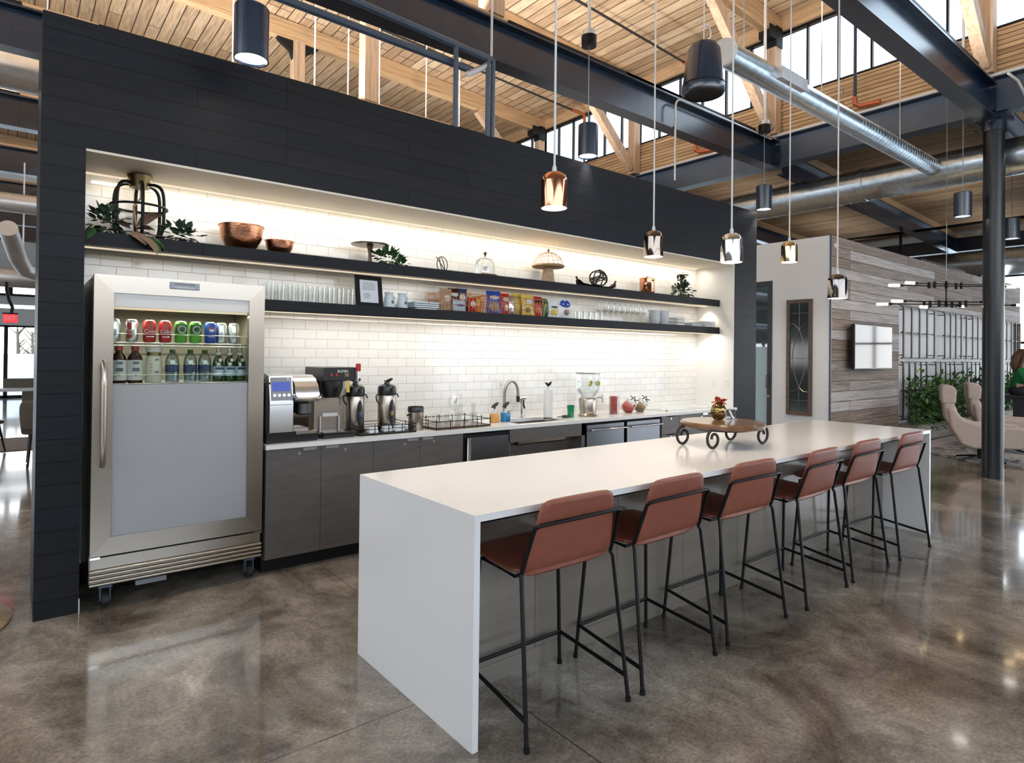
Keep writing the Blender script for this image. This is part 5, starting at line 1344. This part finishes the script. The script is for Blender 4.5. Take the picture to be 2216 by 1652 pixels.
def island_top():
    m = MT
    Z = .915
    t = thing('serving_stand', 'round brown wooden board on scrolled iron legs on the island', 'stand', (3.92, 2.50, Z))
    b = MB(); b.lathe([(0, .125), (.27, .125), (.288, .135), (.29, .155), (.28, .168), (0, .170)], n=48); b.build('board', m['wood_dark'], t)
    for k, (ox, oy, a, hl) in enumerate(((-.005, .117, -.15, .245), (-.005, .117, PI - .15, .245), (.005, -.125, -.12, .262), (.005, -.125, PI - .12, .262))):
        c, s = math.cos(a), math.sin(a); e = hl - .005
        pts = [(.0, .118), (e - .03, .118)]
        pts += [(e + .060 * math.sin(q), .056 + .062 * math.cos(q)) for q in [i * PI / 10 for i in range(1, 11)]]
        for i in range(1, 13):
            q = PI + i * PI / 8; r = .062 - .0038 * i
            pts.append((e + r * math.sin(q) * .95, .056 + r * math.cos(q) * .96))
        mz = min(p[1] for p in pts)
        b = MB(); b.tube([(ox + c * u, oy + s * u, v - mz + .0098) for u, v in pts], .0098, 8); b.build('leg', m['iron'], t)
    b = MB(); b.tube([(.19 * math.cos(a), .19 * math.sin(a), .117) for a in [2 * PI * k / 36 for k in range(36)]], .008, 6, True); b.build('ring', m['iron'], t)
    px, py = 3.965, 2.56
    t = thing('pineapple_vase', 'bronze pineapple shaped vase with coral flower on the wooden board', 'vase', (px, py, Z + .170))
    b = MB(); n = 40; prof = [(0, 0), (.03, .002), (.045, .02), (.052, .05), (.05, .08), (.038, .108), (.02, .122), (.012, .125), (0, .12)]
    b.lathe(prof, n=n)
    for v in b.bm.verts:
        r = math.hypot(v.co.x, v.co.y)
        if r > .03:
            a = math.atan2(v.co.y, v.co.x); k = 1 + .06 * math.sin(a * 8 + v.co.z * 120) * math.sin(a * 8 - v.co.z * 120)
            v.co.x *= k; v.co.y *= k
    b.build('body', M_('dark_gold', (.26, .18, .07), .14, metal=1, var=.3, vscale=40), t)
    b = MB(); leaves(b, [((.01, 0, .118), (math.cos(a) * e + .35, math.sin(a) * e, z)) for a, e, z in [(k * 1.05, .55 + .25 * (k % 2), .7 - .3 * (k % 3)) for k in range(15)]], .062, random.Random(4), .5); b.build('flower', m['pink'], t)
    b = MB(); b.cyl((0, 0, .118), (.012, 0, .155), .006); b.build('stalk', m['leaf_light'], t)
    t = thing('card_holder', 'small bright metal card holder beside the bronze vase', 'card holder', (px + .085, py - .045, Z + .170), -.5)
    b = MB(); b.box(-.032, .032, 0, .004, 0, .072); b.box(-.032, .032, -.03, .004, 0, .004); b.build('frame', m['chrome'], t, False)
    b = MB(); b.prism([(-.022, .066), (-.006, .066), (.026, .006), (.010, .006)], lambda u, v, w: (u, w, v), -.008, -.002); b.build('card', m['white'], t, False)
# ================================================================ hanging lamps
def lamps():
    m = MT
    for x, y, zb, mt, l in ((2.07, 2.262, 2.262, 'copper', 'polished copper pendant lamp hanging nearest over the island'), (3.41, 2.715, 2.218, 'chrome_smoke', 'smoky chrome pendant lamp second from left over the island'),
                            (3.45, 2.146, 2.122, 'chrome', 'bright silver chrome pendant lamp in the middle of the row'), (5.15, 2.656, 2.35, 'brass', 'pale brass pendant lamp in front of the white room wall'), (4.69, 2.056, 1.974, 'gunmetal', 'dark chrome pendant lamp hanging lowest, in front of the wood wall')):
        t = thing('pendant_lamp', l, 'pendant lamp', (x, y, zb), 0, 'metal pendant lamps over the island')
        b = MB(); b.lathe([(.0655, 0), (.0655, .13), (.063, .145), (.052, .163), (.036, .175), (.012, .178), (0, .178)], n=40); b.build('shade', m[mt], t)
        b = MB(); b.lathe([(.0655, 0), (.061, 0), (.061, .13), (0, .15)], n=36); b.build('lining', m['lamp_in'], t)
        b = MB(); b.lathe([(0, .012), (.052, .012), (.052, .02), (0, .02)], n=28); b.build('lamp', m['lamp_on'], t)
        b = MB(); b.lathe([(.012, .178), (.011, .20), (.006, .215), (0, .215)], n=16); b.build('cord_grip', m['white_cord'], t)
        b = MB(); b.cyl((0, 0, .21), (0, 0, hiz(x) - zb), .0055, n=8); b.build('cord', m['white_cord'], t)
        spot('pendant_light', (x, y, zb - .005), 7, angle=120, r=.05)
    for x, y, zb, zc, l in ((1.10, 3.93, 3.306, None, 'large black cylinder lamp hanging over the top left of the dark wall'), (4.48, 4.40, 3.535, 4.65, 'black cylinder lamp above the dark wall in front of the clerestory'), (7.77, 4.36, 3.50, 4.53, 'black cylinder lamp hanging in front of the large duct'),
                            (9.68, 2.66, 3.405, 4.97, 'black cylinder lamp just left of the black column'), (12.01, 2.66, 3.405, None, 'black cylinder lamp at the right edge beyond the column')):
        t = thing('cylinder_lamp', l, 'cylinder lamp', (x, y, zb), 0, 'black cylinder lamps')
        b = MB(); b.lathe([(.088, .012), (.092, 0), (.10, 0), (.10, .312), (.094, .32), (0, .32)], n=40); b.build('housing', m['steel_paint'], t)
        b = MB(); b.lathe([(0, .014), (.089, .014)], n=32); b.build('diffuser', m['lamp_soft'], t)
        top = hiz(x) if x < 10 else loz(x)
        if zc:
            b = MB(); b.cyl((0, 0, .32), (0, 0, zc - zb), .005, n=8); b.build('cord', m['grey_cord'], t)
            b = MB(); b.lathe([(0, zc - zb), (.075, zc - zb), (.078, zc - zb + .10), (0, zc - zb + .10)], n=28); b.build('canopy', m['black_metal'], t)
            b = MB(); b.lathe([(.066, zc - zb + .10), (.062, zc - zb + .16), (.018, zc - zb + .175), (.018, min(top, zc + 2.6) - zb)], n=20); b.build('stem', m['galv_light'], t)
        else:
            b = MB(); b.cyl((0, 0, .32), (0, 0, top - zb), .007, n=8); b.build('cord', m['grey_cord'], t)
        spot('cylinder_light', (x, y, zb - .002), 50 if x == 7.77 else 30, angle=105 if x == 7.77 else 75, r=.08)
    t = thing('cord_canopy', 'small black lamp canopy on the girder conduit above the dark wall', 'canopy', (9.70, 6.0, 5.03))
    b = MB(); b.lathe([(0, 0), (.07, 0), (.07, .09), (0, .09)], n=24); b.build('cup', m['black_metal'], t)
    b = MB(); b.lathe([(.06, .09), (.055, .14), (0, .15)], n=20); b.build('cap', m['galv_light'], t)
    b = MB(); b.cyl((0, 0, -.60), (0, 0, 0), .004, n=6); b.build('cord', m['grey_cord'], t)
    t = thing('pendant_speaker', 'dark grey bell shaped loudspeaker hanging beside the slim duct', 'speaker', (3.60, 2.46, 3.30))
    b = MB(); b.lathe([(.122, .0), (.136, .006), (.14, .03), (.137, .06), (.108, .30), (.085, .335), (.05, .345), (0, .347)], n=40); b.build('housing', m['steel_paint'], t)
    b = MB(); b.lathe([(0, .035), (.05, .02), (.118, .008), (.124, .004), (.124, .0)], n=36); b.build('grille', m['matte_black'], t)
    b = MB(); b.lathe([(.1395, .058), (.1405, .062), (.1395, .066)], n=40); b.build('seam', m['matte_black'], t)
    b = MB(); b.cyl((0, 0, .345), (0, 0, hiz(3.6) - 3.30), .004, n=6); b.tube(arc((.035, .44), .045, PI * .9, -PI * .4, 14), .005, 6); b.build('cable', m['white_cord'], t)

# ================================================================ lounge at the right
def lounge():
    m = MT; rr = random.Random(31)
    # trellises in the niche
    k = 0
    names = ('first', 'second', 'third', 'fourth')
    for z0, z1, xs, row in ((1.55, 2.43, ((11.87, 13.36), (13.93, 15.2), (15.62, 17.0), (17.76, 19.28)), 'upper'), (.50, 1.48, ((11.87, 12.97), (13.45, 14.5), (15.0, 16.1), (17.4, 18.45)), 'lower')):
        for i, (x0, x1) in enumerate(xs):
            t = thing('plant_trellis', '%s dark metal trellis from the left in the %s row on the white niche' % (names[i], row), 'trellis', (x0, 4.10, z0), 0, 'wall trellises')
            w, h = x1 - x0, z1 - z0
            b = MB()
            for q in range(5): b.box(w * q / 4 - .027, w * q / 4 + .027, -.008, .008, 0, h)
            b.build('upright', m['iron'], t, False)
            b = MB()
            for z in (0.0, h * .5, h): b.box(-.05, w + .05, .008, .024, z - .012, z + .012)
            for x in (0, w):
                for z in (.05, h - .05): b.cyl((x, 0, z), (x, .125, z), .008, n=6)
            b.build('cross_bar', m['iron'], t, False)
    for i, (x0, x1, l) in enumerate(((11.8, 14.3, 'wooden planter box with climbing plants at the left of the niche'), (14.4, 16.6, 'wooden planter box behind the armchairs'), (16.7, 19.2, 'wooden planter box behind the seated person'))):
        t = thing('planter', l, 'planter', (x0, 3.85, 0), 0, 'planters along the wood wall')
        w = x1 - x0
        b = MB(); b.box(0, w, 0, .03, 0, .42); b.box(0, w, .25, .28, 0, .42); b.box(0, .03, .03, .25, 0, .42); b.box(w - .03, w, .03, .25, 0, .42); b.box(.03, w - .03, .03, .25, .3, .38); b.build('box', m['weathered'], t, False)
        b = MB(); b.box(0, w, -.004, .0, .14, .16); b.build('shadow_gap_strip', m['matte_black'], t, False)  # black strip laid on the front in place of a shaded gap
        b = MB(); n = 1100 if i == 0 else 520
        sp = bush((w / 2, .10, .62), (w * .52, .17, .34), int(n * .75), rr)
        for c in range(7): sp += bush((w * (c + .5) / 7, .14, .95 + .12 * math.sin(c * 2.1)), (.13, .09, .28), int(n * .05), rr)
        leaves(b, [(Vector((min(w - .08, max(.08, p.x)), min(.22, p.y), p.z)), Vector((d.x, min(d.y, .1), d.z))) for p, d in sp if p.z > .36], .10, rr); f = b.build('foliage', [m['leaf'], m['leaf_light']], t)
        for pl in f.data.polygons: pl.material_index = 1 if (pl.index // 6) % 4 == 0 else 0
        b = MB()
        for c in range(7): x = w * (c + .5) / 7; b.tube([(x, .14, .36), (x + .05, .16, .8), (x, .18, 1.15)], .008, 6)
        b.build('stems', m['bark'], t)
    t = thing('wall_tv', 'black wall television on the weathered wood wall', 'television', (9.70, 4.03, 1.37))
    b = MB(); b.box(0, 1.40, -.03, .02, 0, .68, .006, 1); b.build('case', m['black_plastic'], t)
    b = MB(); b.box(.015, 1.385, -.033, -.029, .02, .665); b.build('screen', m['tv'], t, False)
    b = MB(); b.box(.45, .95, .02, .105, .2, .5); b.build('bracket', m['black_metal'], t, False)
    t = thing('leaded_panel', 'tall framed panel of dark leaded glass on the white wall', 'glass panel', (9.216, 4.385, .675))
    b = MB()
    for y0, y1, z0, z1 in ((0, .385, 0, .055), (0, .385, 1.68, 1.735), (0, .05, .055, 1.68), (.335, .385, .055, 1.68)): b.box(-.04, -.002, y0, y1, z0, z1)
    b.build('frame', m['wood_light_dark'], t, False)
    b = MB(); b.box(-.022, -.012, .05, .335, .055, 1.68); g = b.build('glass', m['dark_glass'], t, False)
    b = MB(); c = .1925
    for s in (-1, 1):
        b.tube([(-.024, c + s * (.105 * math.sin(PI * q) - .0), .42 + .86 * q) for q in [i / 14 for i in range(15)]], .005, 6)
        b.tube([(-.024, c + s * .0, 1.28), (-.024, c + s * .07, 1.36), (-.024, c + s * .14, 1.38)], .005, 6)
        b.tube([(-.024, c, .42), (-.024, c + s * .06, .36), (-.024, c + s * .14, .35)], .005, 6)
    b.tube([(-.024, c, 1.28), (-.024, c, 1.68)], .004, 6); b.tube([(-.024, c, .06), (-.024, c, .42)], .004, 6)
    for z in (.22, .85, 1.53): b.tube([(-.024, .05, z), (-.024, .335, z)], .004, 6)
    b.build('lead_lines', m['nickel'], g)
    t = thing('round_sensor', 'small white round sensor at the top left of the wood wall', 'sensor', (9.36, 4.137, 3.18))
    b = MB(); b.lathe([(0, 0), (.045, 0), (.04, .03), (0, .035)], n=20, M=Matrix.Rotation(PI / 2, 4, 'X')); b.build('dome', m['white'], t)
    # rug, chairs, table
    b = MB(); b.lathe([(0, 0), (1.55, 0), (1.55, .012), (0, .012)], (12.75, 2.5, .001), 64); o = b.build('round_rug', m['rug'], None); tag(o, 'round pale patterned rug under the lounge armchairs', 'rug')
    def armchair(loc, rz, label):
        t = thing('lounge_chair', label, 'armchair', loc, rz, 'high-backed lounge chairs')
        t.scale = (1.08, 1.0, 1.0)
        # facing +x; profile swept across y
        b = MB(); b.prism([(-.36, .40), (.42, .34), (.44, .45), (.30, .475), (-.20, .44)], lambda u, v, w: (u, w, v), -.27, .27); o = b.build('seat', m['upholstery'], t); bv(o)
        b = MB(); b.prism([(-.22, .36), (-.42, .62), (-.46, 1.05), (-.44, 1.10), (-.34, 1.10), (-.32, .86), (-.24, .62), (-.12, .44)], lambda u, v, w: (u, w, v), -.30, .30); o = b.build('back', m['upholstery'], t); bv(o)
        for s in (-1, 1):
            b = MB(); b.prism([(-.40, .78), (-.33, .80), (-.22, .63), (-.05, .56), (.42, .545), (.47, .52), (.46, .30), (.40, .24), (-.10, .21), (-.24, .26), (-.36, .50)], lambda u, v, w: (u, w, v), s * .27 if s > 0 else -.38, .38 if s > 0 else -.27); o = b.build('arm', m['upholstery'], t); bv(o)
        b = MB(); b.prism([(-.46, .86), (-.47, 1.10), (-.44, 1.13), (-.33, 1.12), (-.29, 1.06), (-.30, .86)], lambda u, v, w: (u, w, v), -.31, .31); o = b.build('headrest', m['upholstery'], t); bv(o)
        b = MB(); b.cyl((0, 0, .03), (0, 0, .30), .035, n=16); b.build('swivel_post', m['black_metal'], t)
        for q in range(4):
            a = PI / 4 + q * PI / 2; b = MB(); b.tube([(0, 0, .07), (.20 * math.cos(a), .20 * math.sin(a), .045), (.36 * math.cos(a), .36 * math.sin(a), .018)], [.018, .015, .011], 8); b.build('leg', m['black_metal'], t)
        return t
    armchair((11.42, 2.90, .013), -1.22, 'pale pink-grey high-back armchair nearest, just left of the black column')
    armchair((13.0, 3.0, .013), -1.2, 'second pale high-back armchair mostly behind the black column')
    t = thing('coffee_table', 'low pale table beyond the armchairs at the right edge', 'table', (13.9, 2.15, .013))
    b = MB(); b.lathe([(0, .40), (.45, .40), (.45, .43), (0, .43)], n=36); b.build('top', m['white'], t)
    b = MB(); b.cyl((0, 0, 0), (0, 0, .40), .05, n=16); b.cyl((0, 0, 0), (0, 0, .02), .28, n=28); b.build('pedestal', m['black_metal'], t)
    t = thing('high_bench', 'dark high bench seat under the person in green', 'bench', (15.18, 3.23, 0), -1.36)
    b = MB(); b.box(-.60, .33, -.28, .28, .80, .86, .01, 1); b.build('seat', m['charcoal'], t)
    b = MB(); b.box(-.1, .30, -.25, .25, 0, .80); b.build('base', m['charcoal'], t, False)
    b = MB(); b.prism([(-.60, .70), (-.36, .86), (-.50, 1.30), (-.58, 1.30)], lambda u, v, w: (u, w, v), -.26, .26); b.build('backrest', m['black_plastic'], t)
    b = MB(); b.box(-.52, -.46, -.2, .2, 0, .80); b.build('leg', m['black_metal'], t, False)
    # chandelier
    d = Vector((.78, -.626, 0))
    t = thing('rod_chandelier', 'two-tier black rod chandelier with small tube bulbs over the lounge', 'chandelier', (9.75, 2.86, 2.25), math.atan2(-.626, .78))
    b = MB(); b.cyl((0, 0, 0), (0, 0, .34), .009, n=8); b.build('stem', m['black_metal'], t)
    b = MB(); b.cyl((0, 0, .34), (0, 0, loz(10.05) - 2.25), .004, n=6); b.build('cable', m['grey_cord'], t)
    for z, arms in ((.27, ((.02, 0, .60, .78), (.14, .03, .52, .80))), (.02, ((-.20, .0, .62, .70), (-.02, .04, .52, .44), (.24, -.03, .45, .28)))):
        for a, dz, l0, l1 in arms:
            c, s = math.cos(a * 2.2), math.sin(a * 2.2)
            b = MB(); b.cyl((-l0 * c, -l0 * s, z + dz - a * .12), (l1 * c, l1 * s, z + dz + a * .12), .007, n=8)
            for q in (-.4, 0, .35): b.cyl((q * l0 * c, q * l0 * s, z - .035), (q * l0 * c, q * l0 * s, z + .05), .018, n=8)
            b.cyl((-l0 * c, -l0 * s, z + dz - a * .12), (-(l0 + .05) * c, -(l0 + .05) * s, z + dz - a * .12), .016, n=10); b.cyl((l1 * c, l1 * s, z + dz + a * .12), ((l1 + .05) * c, (l1 + .05) * s, z + dz + a * .12), .016, n=10)
            arm = b.build('arm', m['black_metal'], t)
            for p0, p1, zz in ((-(l0 + .05), -(l0 + .19), z + dz - a * .12), (l1 + .05, l1 + .19, z + dz + a * .12)):
                b = MB(); b.cyl((p0 * c, p0 * s, zz), (p1 * c, p1 * s, zz), .018, n=12); b.build('bulb', m['bulb'], arm)

def bv(o, w=.03, seg=3):
    md = o.modifiers.new('soft_edges', 'BEVEL'); md.width = w; md.segments = seg; md.limit_method = 'ANGLE'
    o.data.polygons.foreach_set('use_smooth', [True] * len(o.data.polygons))

def skin_mesh(name, verts, edges, radii, lv=2, root=0):
    me = bpy.data.meshes.new(name); me.from_pydata([Vector(v) for v in verts], edges, []); me.update()
    o = bpy.data.objects.new(name, me); COL.objects.link(o)
    o.modifiers.new('skin', 'SKIN')
    if not me.skin_vertices: return o
    for i, sv in enumerate(me.skin_vertices[0].data):
        r = radii[i]; sv.radius = r if isinstance(r, tuple) else (r, r); sv.use_root = (i == root)
    sb = o.modifiers.new('subdivision', 'SUBSURF'); sb.levels = lv; sb.render_levels = lv
    bpy.context.view_layer.update()
    ev = o.evaluated_get(bpy.context.evaluated_depsgraph_get())
    out = bpy.data.meshes.new_from_object(ev)
    bpy.data.objects.remove(o); bpy.data.meshes.remove(me)
    out.polygons.foreach_set('use_smooth', [True] * len(out.polygons))
    return out

def person():
    m = MT
    # seated, facing +x, seat top at z=0
    t = thing('person', 'person with long brown hair in green cardigan seated at the right edge, facing right', 'person', (15.18, 3.23, .862), -1.3)
    V = [(0, 0, .10), (.02, 0, .28), (.03, 0, .44), (.03, 0, .53), (.045, 0, .60), (.055, 0, .66),
         (.02, .10, .09), (.42, .11, .10), (.46, .11, -.30), (.55, .11, -.33),
         (.02, -.10, .09), (.42, -.11, .10), (.46, -.11, -.30), (.55, -.11, -.33),
         (.03, .17, .49), (.06, .21, .28), (.28, .14, .24), (.36, .11, .25),
         (.03, -.17, .49), (.06, -.21, .28), (.28, -.14, .24), (.36, -.11, .25)]
    E = [(0, 1), (1, 2), (2, 3), (3, 4), (4, 5), (0, 6), (6, 7), (7, 8), (8, 9), (0, 10), (10, 11), (11, 12), (12, 13), (2, 14), (14, 15), (15, 16), (16, 17), (2, 18), (18, 19), (19, 20), (20, 21)]
    Rr = [(.13, .16), (.11, .14), (.12, .16), .055, .05, .05, .09, .065, .045, .04, .09, .065, .045, .04, .055, .042, .034, .025, .055, .042, .034, .025]
    me = skin_mesh('body', V, E, Rr)
    bm = bmesh.new(); bm.from_mesh(me)
    b = MB(); b.bm.free(); b.bm = bm
    # head with face, joined into the body mesh
    b.sph((.065, 0, .745), .105, 20, (.95, .78, 1.12))
    b.sph((.075, 0, .685), .07, 14, (1.05, .8, .8))
    b.lathe([(0, .035), (.010, .01), (.017, -.012), (.012, -.02), (0, -.02)], (.168, 0, .735), 10)
    for s in (-1, 1):
        b.sph((.145, s * .034, .758), .014, 10, (.7, 1, .7))
        b.sph((.06, s * .083, .735), .028, 10, (.6, .3, 1))
    b.sph((.150, 0, .683), .02, 10, (.5, 1.1, .35))
    for s in (-1, 1):
        for f in range(5):
            y = s * (.09 + .010 * f)
            if f < 4: b.tube([(.37, y, .25), (.42 + .008 * (f % 3), y - s * .005, .245), (.455 + .006 * (f % 3), y - s * .008, .222)], [.009, .008, .006], 6)
            else: b.tube([(.35, s * .085, .255), (.39, s * .068, .265), (.41, s * .065, .255)], [.009, .008, .006], 6)
    body = b.build('body', m['skin'], t, True, 60, fix=False)
    # cardigan
    V2 = [(0, 0, .04), (.015, 0, .24), (.03, 0, .42), (.03, 0, .50), (.03, .175, .475), (.05, .225, .28), (.24, .155, .235), (.31, .135, .245), (.03, -.175, .475), (.05, -.225, .28), (.24, -.155, .235), (.31, -.135, .245)]
    E2 = [(0, 1), (1, 2), (2, 3), (2, 4), (4, 5), (5, 6), (6, 7), (2, 8), (8, 9), (9, 10), (10, 11)]
    c = bpy.data.objects.new('cardigan', skin_mesh('cardigan', V2, E2, [(.16, .19), (.14, .175), (.145, .185), (.08, .09), .075, .06, .052, .045, .075, .06, .052, .045])); COL.objects.link(c); c.parent = t; c.data.materials.append(m['cardigan'])
    b = MB(); b.sph((-.01, 0, .085), .17, 20, (1.0, 1.05, .72))
    for s in (-1, 1): b.tube(smooth([(-.02, s * .085, .085), (.2, s * .10, .095), (.40, s * .11, .10), (.455, s * .11, .04), (.465, s * .11, -.10), (.47, s * .11, -.29)]), [.105] * 8 + [.092] * 4 + [.08] * 4 + [.068] * 4 + [.06], 16)
    b.build('trousers', m['charcoal'], t)
    b = MB()
    for s in (-1, 1): b.sph((.53, s * .11, -.345), .05, 12, (2.2, .9, .8))
    b.build('shoes', m['black_plastic'], t)
    b = MB(); b.sph((.032, 0, .768), .122, 24, (.94, .82, 1.02))
    b.tube(smooth([(.0, 0, .80), (-.035, 0, .72), (-.055, 0, .62), (-.06, 0, .52), (-.055, 0, .43)]), [.085, .088, .09, .092, .093, .093, .092, .09, .088, .084, .08, .075, .07, .06, .05, .038, .02], 18)
    for s in (-1, 1): b.tube(smooth([(.055, s * .062, .83), (.06, s * .083, .76), (.04, s * .086, .68), (.01, s * .085, .58), (-.01, s * .08, .48)]), [.03, .032, .034, .035, .036, .036, .036, .036, .035, .034, .033, .031, .029, .026, .022, .016, .008], 12)
    b.build('hair', m['hair'], t)
    b = MB(); b.poly([(.175, -.06, .44), (.175, .06, .44), (.11, .03, .55), (.11, -.03, .55)]); b.build('shirt', m['white'], t, False)

# ================================================================ beyond the left gap
def left_gap():
    m = MT
    def tub(loc, rz, label, mat):
        t = thing('dining_chair', label, 'chair', loc, rz)
        o = shell_mesh([(.30, .46, .20), (.26, .45, .24), (.05, .43, .26), (-.12, .44, .27), (-.17, .50, .275), (-.20, .62, .29), (-.235, .78, .30), (-.25, .86, .30), (-.252, .88, .29)], .06, .05).build('shell', m[mat], t); smooth_sub(o)
        for sx in (-1, 1):
            for y0, y1 in ((-.10, -.24), (.2, .28)):
                b = MB(); b.tube([(sx * .17, y0, .42), (sx * .20, y1, .012)], [.020, .012], 8); b.build('leg', m['black_metal'], t)
        return t
    tub((.36, 10.35, 0), 0, 'taupe upholstered chair back in the gap left of the dark wall', 'taupe_fabric')
    tub((-.42, 11.9, 0), -.9, 'black chair at the left edge beyond the dark wall', 'charcoal')
    t = thing('cafe_table', 'low pale round table whose edge shows at the left border', 'table', (-.53, 4.62, 0))
    b = MB(); b.lathe([(0, 0), (.54, 0), (.545, .008), (.52, .018), (0, .02)], n=48); b.build('foot_disc', m['wood_light'], t)
    b = MB(); b.cyl((0, 0, .02), (0, 0, .71), .045, n=18); b.build('post', m['black_metal'], t)
    b = MB(); b.lathe([(0, .71), (.42, .71), (.42, .74), (0, .74)], n=40); b.build('top', m['white'], t)
    b = MB(); b.box(-4, 4, 12.0, 13.7, .001, .012); tag(b.build('carpet', m['carpet'], None, False), 'brown striped carpet beyond the left gap', 'carpet')
    t = thing('window_bench', 'low pale bench in front of the left window', 'bench', (0.3, 21.6, 0))
    b = MB(); b.box(-1.2, 2, 0, .5, .38, .46, .01, 1); b.build('seat', m['white_paint'], t); b = MB(); b.box(-.1, 2, .05, .45, 0, .38); b.build('base', m['taupe_fabric'], t, False)
    b = MB(); b.box(-.5, 2, .42, .5, .46, .72); b.build('back', m['taupe_fabric'], t, False)
    t = thing('exit_sign', 'red illuminated exit sign hanging in the gap left of the dark wall', 'sign', (-.042, 11.0, 1.90))
    t.scale = (.72, .9, .9)
    b = MB(); b.box(-.11, .11, -.02, .02, 0, .13, .004, 1); f = b.build('panel', m['exit_red'], t)
    text('EXIT', .10, (.0, -.022, .065), (PI / 2, 0, 0), m['white'], f, 'lettering', squash=.8)
    b = MB(); b.box(-.12, .12, -.025, .025, .13, .15); b.tube([(.02, 0, .15), (.03, 0, .24), (-.02, 0, .34), (-.06, 0, .5), (-.06, 0, .62)], .03, 10); b.build('bracket', m['black_metal'], t)

# ================================================================ light
def lights():
    warm = (1, .88, .70)
    area('niche_strip', (3.75, 4.84, 2.69), (math.radians(8), 0, 0), 6.7, .05, 13, warm)
    area('upper_shelf_strip', (3.75, 4.82, 2.185), (0, 0, 0), 6.7, .03, 2.2, warm)
    area('lower_shelf_strip', (4.3, 4.655, 1.832), (math.radians(6), 0, 0), 5.7, .03, 11, (1, .93, .82))
    # unseen linear uplights and troughs added to brighten the deck, on the beam flanges, beside the timber plates
    beams = {round((o.bound_box[0][1] + o.bound_box[7][1]) / 2, 2): o for o in COL.objects if o.name.startswith('steel_beam') and o.bound_box[0][0] < -5}
    for x, y, sd, p in ((-1.5, 5.3, 1, 45), (-1.5, 8.25, -1, 45), (2.2, 5.3, 1, 50), (2.2, 8.25, -1, 50), (6.8, 5.3, 1, 26), (6.8, 8.25, -1, 26), (-1.5, 8.25, 1, 45), (-1.5, 11.15, -1, 45), (2.2, 11.15, 1, 50), (2.2, 8.25, 1, 40), (6.8, 8.25, 1, 26), (6.8, 11.15, -1, 26),
                        (0, 5.3, -1, 28), (0, 2.42, 1, 28), (5.6, 5.3, -1, 22), (5.6, 2.42, 1, 22), (7.5, 5.3, -1, 12), (7.5, 2.42, 1, 12), (4.4, 2.42, -1, 32), (7.5, 2.42, -1, 24)):
        area('added_beam_uplight', (x, y + sd * .088, 5.118), (PI - sd * .35, 0, 0), 3.0, .02, p, (1, .96, .91))
        b = MB(); b.box(x - 1.52, x + 1.52, y + sd * .0885 - .0115, y + sd * .0885 + .0115, 5.083, 5.114); b.build('added_uplight_trough', MT['black_metal'], beams[y], False)
    roof, top = bpy.data.objects['ceiling_room'], bpy.data.objects['wall_wood']
    for x, y, w, par in ((12, 7.0, .3, roof), (16, 7.0, .3, roof), (14, 4.19, .08, top), (17.5, 4.19, .08, top)):  # unseen lamps and housings added to brighten the low lounge roof
        z = 3.30 if par is roof else 3.32
        area('added_lounge_uplight', (x, y, z + .045), (PI, 0, 0), 2.4, w, 6, (1, .95, .88), 1.8)
        b = MB(); b.box(x - 1.22, x + 1.22, y - w / 2 - .01, y + w / 2 + .01, z, z + .04); b.build('added_uplight_trough', MT['black_metal'], par, False)
    area('added_room_lamp', (10.6, 6.8, 3.18), (0, 0, 0), 1.2, 1.2, 70, (.95, .97, 1))  # unseen lamp added to brighten what shows through the door glass
    area('fridge_lamp', (.85, 4.48, 1.78), (0, 0, 0), .7, .04, 3.2, (1, .92, .72))
    for z in (2.18, 1.83): spot('shelf_end_lamp', (7.09, 4.78, z), 3, warm, 110, .02)

# ================================================================ assemble
SC.view_settings.view_transform = 'Standard'; SC.view_settings.look = 'None'; SC.view_settings.gamma = 1; SC.view_settings.use_curve_mapping = False
SC.view_settings.exposure = .75
SC.cycles.use_denoising = True
SC.cycles.max_bounces = 8; SC.cycles.diffuse_bounces = 4; SC.cycles.glossy_bounces = 4; SC.cycles.adaptive_threshold = .015; SC.cycles.transparent_max_bounces = 24
SC.cycles.sample_clamp_indirect = 8; SC.cycles.blur_glossy = .3; SC.cycles.caustics_reflective = False; SC.cycles.caustics_refractive = False
build_mats()
MT['wood_light_dark'] = M_('worn_frame_wood', (.13, .09, .065), .5, var=.3, vscale=14)
camera(); world(3.2)
for f in (shell, frame, ducts, island, stools, fridge, cabinets, coffee, upper_shelf, lower_shelf, island_top, lamps, lounge, person, left_gap, lights): f()
